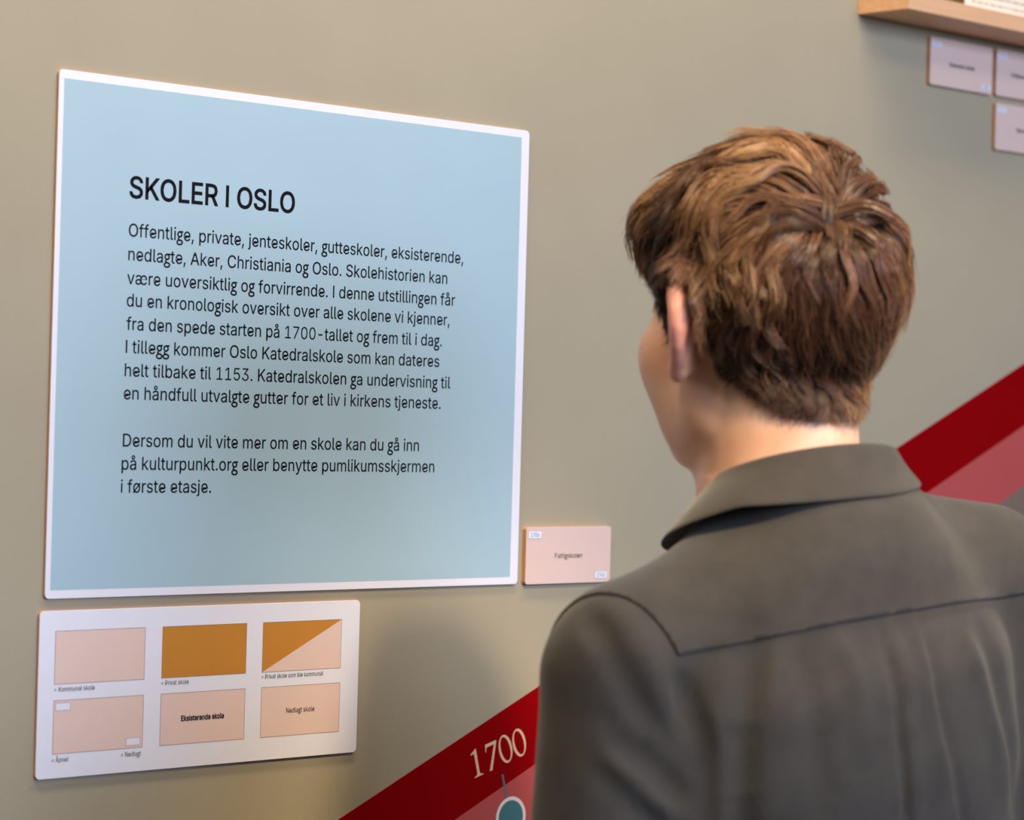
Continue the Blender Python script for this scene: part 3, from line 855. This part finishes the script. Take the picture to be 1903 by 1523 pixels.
# ------------------------------------------------------------------ clothes
def cloth_mat(name, base, rough, sheen):
    mt, nt, bs = new_mat(name)
    bs.inputs['Roughness'].default_value = rough
    bs.inputs['Specular IOR Level'].default_value = 0.15
    bs.inputs['Sheen Weight'].default_value = sheen
    bs.inputs['Sheen Roughness'].default_value = 0.45
    tc = nt.nodes.new('ShaderNodeTexCoord')
    n1 = node(nt, 'ShaderNodeTexNoise', Scale=34.0, Detail=6.0, Roughness=0.65)
    n2 = node(nt, 'ShaderNodeTexNoise', Scale=900.0, Detail=2.0)
    nt.links.new(tc.outputs['Object'], n1.inputs['Vector'])
    nt.links.new(tc.outputs['Object'], n2.inputs['Vector'])
    rp = nt.nodes.new('ShaderNodeValToRGB')
    rp.color_ramp.elements[0].position, rp.color_ramp.elements[1].position = 0.3, 0.72
    rp.color_ramp.elements[0].color = tuple(c * 0.86 for c in base) + (1,)
    rp.color_ramp.elements[1].color = tuple(c * 1.16 for c in base) + (1,)
    nt.links.new(n1.outputs['Fac'], rp.inputs[0])
    nt.links.new(rp.outputs[0], bs.inputs['Base Color'])
    bp = node(nt, 'ShaderNodeBump', Strength=0.25, Distance=0.001)
    nt.links.new(n2.outputs['Fac'], bp.inputs['Height'])
    nt.links.new(bp.outputs[0], bs.inputs['Normal'])
    return mt


M_shirt = cloth_mat('brushed_cotton', (0.060, 0.052, 0.046), 0.85, 0.25)
M_trouser = cloth_mat('trouser_cloth', (0.020, 0.022, 0.030), 0.85, 0.1)
M_shoe = mat('shoe_leather', (0.03, 0.02, 0.015, 1), 0.45)
M_sole = mat('shoe_sole', (0.35, 0.33, 0.30, 1), 0.7)

g = 0.0034
C_ = Field(np.arange(-0.37, 0.371, g), np.arange(-0.20, 0.181, g), np.arange(0.84, 1.56, g))
C_.column([(0.86, .178, .125, 0), (1.00, .172, .122, 0), (1.20, .176, .128, -.004), (1.30, .178, .130, -.010), (1.375, .168, .116, -.016), (1.42, .145, .094, -.020), (1.47, .100, .086, -.026), (1.50, .074, .077, -.026), (1.525, .062, .062, -.020)], k=0.02, power=2.25)
for s in (-1, 1):
    rs = 0.012 * (s > 0)                         # the right shoulder is drawn up a little
    C_.cone((s * .055, -.022, 1.456 + rs), (s * .162, -.018, 1.412 + rs), .037, .050, .032)
TORSO = C_.F.copy()
SL_ = Field(C_.xs, C_.ys, C_.zs)
for s in (-1, 1):
    sx, ex = (.160, .203) if s < 0 else (.174, .212)
    SL_.cone((s * sx, -.016, 1.400), (s * ex, -.040, 1.13), .056, .052, .01)
    SL_.cone((s * ex, -.040, 1.13), (s * .222, .055, .915), .052, .036, .02)
h_ = np.clip(0.5 + 0.5 * (TORSO - SL_.F) / 0.016, 0, 1)
C_.F = TORSO + (SL_.F - TORSO) * h_ - 0.016 * h_ * (1 - h_)
FOLDS = []


def fold(a, b, w, amp, c=None):
    FOLDS.append((np.array(a), np.array(b), w, amp))


YOKE_P, YOKE_N = (0.0, -0.14, 1.430), (-0.13, 0.25, 1.0)
CZ_T, CZ_B = 1.546, 1.507


def foldline(pts, w, amp):
    for a, b in zip(pts[:-1], pts[1:]):
        fold(a, b, w, amp * 1.35)


# grooves (+) and ridges (-) of the cloth, in metres
foldline([(-.150, -.079, 1.395), (-.1424, -.0955, 1.3483), (-.1415, -.1008, 1.3037), (-.141, -.102, 1.24)], .0080, .0125)
foldline([(-.1985, -.030, 1.4500), (-.2015, -.0594, 1.4303), (-.1912, -.0724, 1.4017), (-.178, -.078, 1.375)], .0075, .0072)
foldline([(-.1842, -.0484, 1.4529), (-.1732, -.0747, 1.4156), (-.158, -.0812, 1.3754)], .0100, -.0035)
foldline([(-.2100, -.064, 1.385), (-.2008, -.0718, 1.3698), (-.1737, -.079, 1.3444), (-.1476, -.0948, 1.314)], .0080, .0075)
foldline([(-.2050, -.068, 1.356), (-.1800, -.080, 1.330), (-.1600, -.088, 1.306)], .0080, -.0030)
foldline([(-.2198, -.061, 1.3546), (-.1985, -.0771, 1.329), (-.1782, -.0809, 1.3055), (-.160, -.088, 1.280)], .0075, .0035)
foldline([(-.1680, -.080, 1.3700), (-.1443, -.0957, 1.3332)], .0060, .0040)
foldline([(-.0065, -.120, 1.4170), (-.0028, -.1321, 1.3687), (.0054, -.1375, 1.2821), (.010, -.135, 1.18)], .0035, .0052)
foldline([(.0050, -.122, 1.4170), (.0085, -.1330, 1.3687), (.0150, -.1375, 1.2821), (.020, -.135, 1.18)], .0065, -.0018)
foldline([(.0331, -.118, 1.4170), (.0380, -.1311, 1.3581), (.0539, -.1339, 1.3012), (.0681, -.1301, 1.25)], .0040, .0042)
foldline([(.0250, -.120, 1.4170), (.0290, -.1320, 1.3581), (.0430, -.1345, 1.3012)], .0065, -.0016)
foldline([(-.1000, -.095, 1.4250), (-.1150, -.1043, 1.3657), (-.1200, -.1090, 1.3167), (-.118, -.11, 1.26)], .0120, .0062)
foldline([(-.0420, -.115, 1.4170), (-.0345, -.1296, 1.3779), (-.0302, -.1353, 1.3322)], .0080, -.0025)
foldline([(-.0750, -.110, 1.4150), (-.0700, -.1230, 1.3700), (-.0650, -.1280, 1.3000)], .0110, .0028)
foldline([(.0950, -.110, 1.4000), (.1150, -.109, 1.3400), (.1500, -.090, 1.2552)], .0100, .0040)
foldline([(.0700, -.120, 1.4100), (.0900, -.122, 1.3500), (.1200, -.110, 1.2700)], .0090, -.0025)

X, Y, Z = np.meshgrid(C_.xs, C_.ys, C_.zs, indexing='ij', sparse=True)
band_ = np.abs(C_.F) < 0.03
bi = np.nonzero(band_)
PB = np.stack([C_.xs[bi[0]], C_.ys[bi[1]], C_.zs[bi[2]]], 1).astype(np.float64)
dd = np.zeros(len(PB))
for a, b, w, amp in FOLDS:
    ba = b - a
    t = ((PB - a) @ ba) / (ba @ ba)
    tt = np.clip(t, 0, 1)
    dist = np.linalg.norm(PB - a - tt[:, None] * ba, axis=1)
    taper = np.sin(np.pi * np.clip(tt * 0.86 + 0.07, 0, 1)) ** 0.6
    dd += amp * taper * np.exp(-(dist / w) ** 2)
# broad soft undulation of the cloth
ph = PB @ np.array([23.0, 9.0, 5.0]) + 1.5 * np.sin(PB @ np.array([5.0, 3.0, 11.0]))
dd += 0.0010 * np.sin(ph) + 0.0008 * np.sin(PB @ np.array([-13.0, 21.0, 26.0]) + 2.0)
C_.F[bi] += dd.astype(np.float32)
# open neck: nothing of the shirt body above the collar's foot
V, Q = C_.mesh()
cen = V[Q].mean(1)
Q = Q[~((cen[:, 2] > 1.512) | (cen[:, 2] < 0.868))]
FT = Field(C_.xs, C_.ys, C_.zs); FT.F = TORSO
YK_N = np.array(YOKE_N); YK_N = YK_N / np.linalg.norm(YK_N); YK_P = np.array(YOKE_P)
SHIRT = thing('shirt', 'x', 'x')
for k in ('label', 'category'):
    del SHIRT[k]
SHIRT.parent = PERSON
# cut the cloth cleanly along the armhole seams, then sort the pieces
used = np.unique(Q)
mp = np.full(len(V), -1); mp[used] = np.arange(len(used))
whole = bpy.data.meshes.new('cloth')
whole.from_pydata(V[used].tolist(), [], mp[Q].tolist())
bmw = bmesh.new(); bmw.from_mesh(whole)
bpy.data.meshes.remove(whole)
ARM_PS, ARM_N = {-1: (0.143, -0.079, 1.390), 1: (0.168, -0.079, 1.390)}, Vector((1.0, -0.39, -0.25)).normalized()
for s in (-1, 1):
    ARM_P = ARM_PS[s]
    bmesh.ops.bisect_plane(bmw, geom=bmw.verts[:] + bmw.edges[:] + bmw.faces[:], plane_co=Vector((s * ARM_P[0], ARM_P[1], ARM_P[2])), plane_no=Vector((s * ARM_N.x, ARM_N.y, ARM_N.z)))
bmw.faces.ensure_lookup_table()
cen = np.array([f.calc_center_median() for f in bmw.faces])
dS, dT = SL_.sample(cen), FT.sample(cen)
over_seam = (np.abs(cen[:, 0]) - np.where(cen[:, 0] < 0, ARM_PS[-1][0], ARM_PS[1][0])) * ARM_N.x + (cen[:, 1] - ARM_P[1]) * ARM_N.y + (cen[:, 2] - ARM_P[2]) * ARM_N.z > 0
is_sleeve = np.where(cen[:, 2] > 1.345, over_seam, dS < dT)
bmw.verts.index_update()
tv = tilt(np.array([v.co for v in bmw.verts]))
for v, c in zip(bmw.verts, tv):
    v.co = c


def cut_part(name, mask):
    b2 = bmw.copy()
    b2.faces.ensure_lookup_table()
    bmesh.ops.delete(b2, geom=[f for f, k in zip(b2.faces, mask) if not k], context='FACES')
    me = bpy.data.meshes.new(name)
    b2.to_mesh(me)
    b2.free()
    return link(name, me, M_shirt, SHIRT, True)


sh_body = cut_part('shirt_body', ~is_sleeve)
cut_part('sleeve', is_sleeve & (cen[:, 0] < 0))
cut_part('sleeve', is_sleeve & (cen[:, 0] > 0))
bmw.free()


# yoke: the double layer over the shoulders, cut along a clean line
def yoke_from(o):
    bm = bmesh.new()
    bm.from_mesh(o.data)
    bmesh.ops.bisect_plane(bm, geom=bm.verts[:] + bm.edges[:] + bm.faces[:], plane_co=Vector(YK_P), plane_no=Vector(YK_N), clear_inner=True)
    bm.normal_update()
    for v in bm.verts:
        v.co += v.normal * 0.0020
    me = bpy.data.meshes.new('yoke')
    bmesh.ops.solidify(bm, geom=bm.faces[:], thickness=0.0018)
    bm.to_mesh(me)
    bm.free()
    return link('yoke', me, M_shirt, SHIRT, True)


yoke_from(sh_body)

# collar
def collar():
    n, prof = 96, 14
    Vc, Qc = [], []
    for i in range(n + 1):
        t = i / n
        ph = math.radians(-158 + 316 * t)           # 0 = back of the neck, the gap is at the throat
        front = (1 - math.cos(ph)) / 2               # 0 back, 1 front
        dx, dy = math.sin(ph), -math.cos(ph)
        cx, cy = 0.0, -0.018 + 0.020 * 0
        def at(r, z):
            return (cx + dx * r * 0.98, cy + dy * r * 1.02 + 0.012 * front, z)
        zt = CZ_T - 0.034 * front
        side = math.sin(ph) ** 2
        right_ = max(0.0, dx) ** 2
        zf = CZ_B - 0.003 * side - 0.052 * np.clip((front - .28) / .72, 0, 1) ** 1.2 + 0.008 * right_
        rt_ = 0.0625 + 0.004 * front
        rf = 0.082 + 0.014 * front + 0.017 * side - 0.016 * right_
        rb = 0.0630
        zb = 1.492 - 0.030 * front
        P_ = [(rb, zb), (rt_ - .003, zt - .006), (rt_ - .001, zt - .0015), (rt_ + .0015, zt), (rt_ + .004, zt - .0015), (rt_ + .0065, zt - .007),
              (rt_ + (rf - rt_) * .55, zt + (zf - zt) * .5), (rf, zf + .002), (rf, zf), (rf - .0025, zf + .0005),
              (rt_ + (rf - rt_) * .50 - .002, zt + (zf - zt) * .5), (rt_ + .0035, zt - .010), (rt_ + .002, zt - .016), (rb + .003, zb)]
        Vc += [at(*p) for p in P_]
    for i in range(n):
        for j in range(prof):
            a, b = i * prof + j, i * prof + (j + 1) % prof
            Qc.append((a, b, b + prof, a + prof))
    return np.array(Vc), np.array(Qc)


Vc, Qc = collar()
co = np_mesh('collar', tilt(Vc, 0.6), Qc, M_shirt, SHIRT)
bm = bmesh.new(); bm.from_mesh(co.data)
bmesh.ops.contextual_create(bm, geom=[e for e in bm.edges if e.is_boundary])
bmesh.ops.recalc_face_normals(bm, faces=bm.faces)
bm.to_mesh(co.data); bm.free()
sb_ = co.modifiers.new('smooth', 'SUBSURF'); sb_.levels = sb_.render_levels = 1

# trousers and shoes
T_ = Field(np.arange(-0.26, 0.261, .007), np.arange(-0.18, 0.191, .007), np.arange(0.03, 1.0, .007))
T_.column([(0.80, .150, .120, 0), (0.90, .170, .120, 0), (0.975, .160, .108, 0)], k=.03)
for s in (-1, 1):
    T_.cone((s * .088, 0, .86), (s * .095, .008, .50), .092, .070, .03)
    T_.cone((s * .095, .008, .50), (s * .10, -.020, .07), .070, .058, .02)
V2, Q2 = T_.mesh()
np_mesh('trousers', V2, Q2, M_trouser, PERSON)
for s in (-1, 1):
    S_ = Field(np.arange(s * .108 - .08, s * .108 + .081, .005), np.arange(-0.12, 0.221, .005), np.arange(-0.02, 0.14, .005))
    S_.cone((s * .10, -.045, .045), (s * .112, .10, .036), .044, .042, .01)
    S_.cone((s * .112, .10, .036), (s * .118, .155, .030), .042, .034, .02)
    S_.cone((s * .10, -.03, .05), (s * .10, -.025, .10), .046, .044, .02)
    X, Y, Z = np.meshgrid(S_.xs, S_.ys, S_.zs, indexing='ij', sparse=True)
    S_.F = np.maximum(S_.F, np.maximum(0.022 - Z, Z - 0.115) + 0 * X + 0 * Y).astype(np.float32)
    V2, Q2 = S_.mesh()
    sh = np_mesh('shoe', V2, Q2, M_shoe, PERSON)
    S_.F[:] = 0.08
    S_.cone((s * .10, -.045, .03), (s * .112, .10, .03), .047, .046, .01)
    S_.cone((s * .112, .10, .03), (s * .118, .155, .03), .046, .038, .02)
    S_.F = np.maximum(S_.F, np.maximum(0.0 - Z, Z - 0.0245) + 0 * X + 0 * Y).astype(np.float32)
    V2, Q2 = S_.mesh()
    np_mesh('sole', V2, Q2, M_sole, sh)

# ------------------------------------------------------------------ hair
to_head = lambda P_: (P_ - TH_) @ RH            # body frame -> head frame
from_head = lambda P_: P_ @ RH.T + TH_
hv = to_head(BV)
selh = hv[:, 2] > -0.10
hv = hv[selh]; hb = BV[selh]
az = np.degrees(np.arctan2(np.abs(hv[:, 0]), hv[:, 1]))     # 0 front .. 180 back
rad = np.hypot(hv[:, 0], hv[:, 1])
hl_az = np.array([0, 30, 50, 62, 72, 82, 90, 96, 103, 108, 116, 128, 140, 155, 180])
hl_z = np.array([.080, .076, .062, .030, .004, -.012, -.008, .026, .020, -.020, -.036, -.040, -.048, -.056, -.062])
ok = hv[:, 2] > np.interp(az, hl_az, hl_z) + rng.normal(0, .002, len(hv))
ok &= ~((np.abs(hv[:, 0]) > .078) & (hv[:, 2] < .028) & (hv[:, 1] > -.03))
mask = np.zeros(len(BV)); mask[np.nonzero(selh)[0][ok]] = 1
sa = body.data.attributes.new('hair_roots', 'FLOAT', 'POINT')
sa.data.foreach_set('value', mask.astype(np.float32))
hall = to_head(BV)
fl = np.clip((np.abs(hall[:, 0]) - .077) / .012, 0, 1) * (np.abs(hall[:, 2] + .006) < .045) * (np.abs(hall[:, 1]) < .04)
ef = body.data.attributes.new('ear_flush', 'FLOAT', 'POINT')
ef.data.foreach_set('value', (fl * .85).astype(np.float32))
hv, hb = hv[ok], hb[ok]
NL = 1250
pick = rng.permutation(len(hv))
# spread the roots evenly: best candidate on a coarse hash
cell = {}
roots = []
for i in pick:
    key = tuple(np.floor(hv[i] / 0.0074).astype(int))
    if key in cell:
        continue
    cell[key] = 1
    roots.append(i)
roots = np.array(roots)
R_ = hv[roots]; RB = hb[roots]
N_ = B.grad(RB) @ RH
NL = len(roots)
# smooth random field so neighbouring locks bend together
def rfield(P_, s, seed):
    r2 = np.random.default_rng(seed)
    out = 0
    for _ in range(5):
        kx = r2.normal(0, s, 3); out = out + np.sin(P_ @ kx + r2.uniform(0, 6.28))
    return out / 2.2
W = np.array([-.024, -.088, .076])
z = R_[:, 2]
top = np.clip((z - .045) / .05, 0, 1)
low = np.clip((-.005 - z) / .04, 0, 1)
azr = np.degrees(np.arctan2(np.abs(R_[:, 0]), R_[:, 1]))
side = np.clip(1 - np.abs(azr - 85) / 35, 0, 1) * (z < .03)
length = .054 + .046 * top - .022 * low - .020 * side
length *= rng.uniform(.8, 1.15, NL)
over_ear = (azr > 66) & (azr < 118) & (z < .11)
length = np.where(over_ear, np.minimum(length, np.maximum(.016, (z - .016) * 1.2)), length)
front = np.clip((R_[:, 1] - .02) / .05, 0, 1)
crown = np.exp(-(np.linalg.norm(R_ - W, axis=1) / .055) ** 2)
hmax = (.0095 + .0150 * top + .005 * crown - .005 * low - .0045 * side) * (1 - .6 * front * (1 - .5 * top)) * rng.uniform(.45, 1.08, NL)
rad_dir = R_ - W
swirl = np.cross(N_, rad_dir)
dirv = rad_dir / (np.linalg.norm(rad_dir, axis=1, keepdims=True) + 1e-6) + 0.35 * swirl / (np.linalg.norm(swirl, axis=1, keepdims=True) + 1e-6) * np.exp(-(np.linalg.norm(rad_dir, axis=1, keepdims=True) / .06) ** 2)
dirv += rng.normal(0, .35, (NL, 3)) * np.exp(-(np.linalg.norm(rad_dir, axis=1, keepdims=True) / .03) ** 2)
upper = np.clip((z - .015) / .03, 0, 1)
leftw = np.clip((.060 - R_[:, 0]) / .09, 0, 1) * upper
dirv /= np.linalg.norm(dirv, axis=1, keepdims=True) + 1e-6
dirv += rng.normal(0, 1.1, (NL, 3)) * np.exp(-(np.linalg.norm(rad_dir, axis=1, keepdims=True) / .020) ** 2)
mess = np.stack([rfield(R_, 40, 11), rfield(R_, 40, 12), rfield(R_, 40, 13)], 1)
dirv += .22 * mess * upper[:, None] + np.stack([-.30 * top * np.clip((.045 - R_[:, 0]) / .06, 0, 1) - .35 * leftw, .10 * top + .30 * leftw, -.25 * (1 - top)], 1)
hook = leftw * rng.uniform(.5, 1.4, NL) * (.75 + .5 * rfield(R_, 35, 14))
phase = 2.2 * rfield(R_, 38, 1) + rng.normal(0, .45, NL)
ampl = (.0068 + .0030 * top - .001 * low) * (0.7 + .5 * rfield(R_, 45, 2).clip(-1, 1)) * rng.uniform(.6, 1.3, NL)
turn = rfield(R_, 42, 3)
NS = 13
pts = np.zeros((NL, NS, 3)); lat_all = np.zeros((NL, NS, 3))
pos = R_ - N_ * .001
for stp in range(NS):
    t = stp / (NS - 1)
    n = B.grad(from_head(pos)) @ RH
    dist = B.sample(from_head(pos))
    dirv = dirv - n * (dirv * n).sum(1, keepdims=True)
    dirv /= np.linalg.norm(dirv, axis=1, keepdims=True) + 1e-9
    lat = np.cross(n, dirv)
    tgt = hmax * (1 - np.exp(-4.5 * t)) + np.maximum(0, t - .7) * (.010 * top + .004) * np.clip(1 + turn, 0, 2)
    pos = pos + n * (tgt - np.clip(dist, -.02, .05))[:, None] * (.75 if stp else 0)
    wave = ampl * t * np.sin(phase + 2 * np.pi * t * length / .055)
    pts[:, stp] = pos + lat * wave[:, None]
    lat_all[:, stp] = lat
    step = length / (NS - 1)
    pos = pos + dirv * step[:, None]
    dirv = dirv + np.array([0, 0, -1.0]) * (.05 + .10 * t) + lat * (turn * .10 * t + .15 * hook * t)[:, None]
HS = 28
u = rng.normal(0, 1, (NL, HS, 2)); u /= np.maximum(1, np.linalg.norm(u, axis=2, keepdims=True) / 1.6)
N0 = N_[:, None, :]
T0 = np.cross(N_, np.array([0, 0, 1.0])); T0 /= np.linalg.norm(T0, axis=1, keepdims=True) + 1e-6
strand = np.zeros((NL, HS, NS, 3))
sl = rng.uniform(.78, 1.06, (NL, HS))
tt = np.linspace(0, 1, NS)
fz = rng.normal(0, 1, (NL, HS, 3)); fz2 = rng.uniform(0, 6.28, (NL, HS))
for stp in range(NS):
    t = tt[stp]
    f = np.clip(sl * t * (NS - 1), 0, NS - 1.001)
    i0 = f.astype(int); w = (f - i0)[..., None]
    li = np.arange(NL)[:, None]
    P_ = pts[li, i0] * (1 - w) + pts[li, i0 + 1] * w
    lt = lat_all[:, stp][:, None, :]
    n = N0
    rad_s = .0050 * (1 - .60 * t ** .7)
    P_ = P_ + lt * u[..., :1] * rad_s + n * u[..., 1:] * rad_s * (.25 + .55 * t)
    P_ = P_ + fz * (.0016 * t ** 1.5) + lt * (np.sin(fz2 + 5 * t)[..., None] * .0010 * t)
    strand[:, :, stp] = P_
S3 = strand.reshape(-1, NS, 3)
# keep the strands out of the skin
# no lock stands further off the head than the cut allows
ds0 = B.sample(from_head(S3.reshape(-1, 3)))
azf = np.degrees(np.arctan2(np.abs(S3[..., 0]), S3[..., 1])).ravel(); zf_ = S3[..., 2].ravel()
lim = np.interp(azf, [0, 50, 90, 130, 180], [.012, .010, .013, .016, .014]) + np.clip((zf_ - .05) / .05, 0, 1) * .016
lim = lim * np.repeat(np.repeat(np.where(rng.random(NL) < .04, 1.45, rng.uniform(.75, 1.2, NL)), HS), NS) + np.repeat(np.where(rng.random(NL * HS) < .02, .006, 0), NS)
over = np.clip(ds0 - lim, 0, None)
gd0 = B.grad(from_head(S3.reshape(-1, 3))) @ RH
S3 = (S3.reshape(-1, 3) - gd0 * over[:, None]).reshape(S3.shape)
# the haircut: strands stop at the hairline and leave the ears free
azs = np.degrees(np.arctan2(np.abs(S3[..., 0]), S3[..., 1]))
cut_az = np.array([0, 40, 58, 68, 78, 84, 88, 101, 104, 110, 120, 135, 155, 180])
cut_z = np.array([.052, .046, .026, .006, -.018, -.018, .024, .026, -.010, -.040, -.046, -.056, -.070, -.074])
bad = S3[..., 2] < np.interp(azs, cut_az, cut_z) + rng.normal(0, .003, len(S3))[:, None]
keep = np.maximum(np.where(bad.any(1), bad.argmax(1), NS) - 1, 1)
fr = (keep / (NS - 1))[:, None] * tt[None, :] * (NS - 1)
i0 = np.minimum(fr.astype(int), NS - 2); w = (fr - i0)[..., None]
ar = np.arange(len(S3))[:, None]
S3 = S3[ar, i0] * (1 - w) + S3[ar, i0 + 1] * w
S3 = S3[keep > 4]; cut_ok = keep > 4
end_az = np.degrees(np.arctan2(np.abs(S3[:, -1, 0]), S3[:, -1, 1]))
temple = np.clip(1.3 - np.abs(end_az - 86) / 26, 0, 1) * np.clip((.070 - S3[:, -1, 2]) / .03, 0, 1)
flat = from_head(S3.reshape(-1, 3))
ds = B.sample(flat)
push = np.clip(.0012 - ds, 0, .02)
gdt = B.grad(flat)
stepid = np.tile(np.arange(NS), len(S3))
flat = flat + gdt * (push * (stepid > 0))[:, None]
S3 = flat.reshape(-1, NS, 3)
ns = len(S3)
tan = np.gradient(S3, axis=1); tan /= np.linalg.norm(tan, axis=2, keepdims=True) + 1e-9
ref = np.array([.31, .52, .79])
e1 = np.cross(tan, ref); e1 /= np.linalg.norm(e1, axis=2, keepdims=True) + 1e-9
e2 = np.cross(tan, e1)
wid = (.00042 * (1 - .75 * tt ** 2))[None, :, None]
ring = [S3 + wid * (math.cos(a) * e1 + math.sin(a) * e2) for a in (0, 2.094, 4.189)]
HVt = np.stack(ring, 2).reshape(-1, 3)
base = (np.arange(ns) * NS * 3)[:, None, None]
kk = (np.arange(NS - 1) * 3)[None, :, None]
jj = np.arange(3)[None, None, :]
a = base + kk + jj; b = base + kk + (jj + 1) % 3
HQ = np.stack([a, b, b + 3, a + 3], -1).reshape(-1, 4)
hairname = 'hair'
M_hair, nt, bs = new_mat('brown_hair')
me = bpy.data.meshes.new(hairname)
me.vertices.add(len(HVt)); me.vertices.foreach_set('co', HVt.astype(np.float32).ravel())
me.loops.add(HQ.size); me.loops.foreach_set('vertex_index', HQ.astype(np.int32).ravel())
me.polygons.add(len(HQ)); me.polygons.foreach_set('loop_start', np.arange(0, HQ.size, 4, dtype=np.int32))
me.update(calc_edges=True)
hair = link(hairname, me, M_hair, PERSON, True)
ear_shade = np.clip(1.3 - np.abs(azr - 88) / 36, 0, 1) * np.clip((.100 - z) / .03, 0, 1)  # shade around ears and temples, put into the lock tone
lock_c = (0.42 + .14 * upper - .46 * ear_shade - .16 * low - .18 * np.exp(-(np.linalg.norm(R_ - W, axis=1) / .03) ** 2) + .52 * rfield(R_, 55, 5) + rng.normal(0, .12, NL)).clip(0, 1)  # nape tone is lowered too, to offset the spot's strong light there
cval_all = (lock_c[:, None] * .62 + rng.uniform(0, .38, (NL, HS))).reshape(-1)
cval = cval_all[cut_ok] * (1 - .5 * temple)      # shade above the ears, painted into the strand tone
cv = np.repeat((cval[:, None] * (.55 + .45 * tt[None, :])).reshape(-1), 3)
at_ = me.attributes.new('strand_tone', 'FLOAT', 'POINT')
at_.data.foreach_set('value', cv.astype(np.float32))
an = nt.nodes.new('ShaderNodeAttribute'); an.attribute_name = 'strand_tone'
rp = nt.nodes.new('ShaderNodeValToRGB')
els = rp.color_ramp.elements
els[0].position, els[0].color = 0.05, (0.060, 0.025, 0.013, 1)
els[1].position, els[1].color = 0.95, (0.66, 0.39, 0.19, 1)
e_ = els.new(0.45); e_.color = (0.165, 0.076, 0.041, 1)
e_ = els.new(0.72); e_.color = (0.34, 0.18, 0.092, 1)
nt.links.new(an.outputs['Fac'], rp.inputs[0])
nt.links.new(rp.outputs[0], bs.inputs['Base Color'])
bs.inputs['Roughness'].default_value = 0.30
bs.inputs['Specular IOR Level'].default_value = 0.5
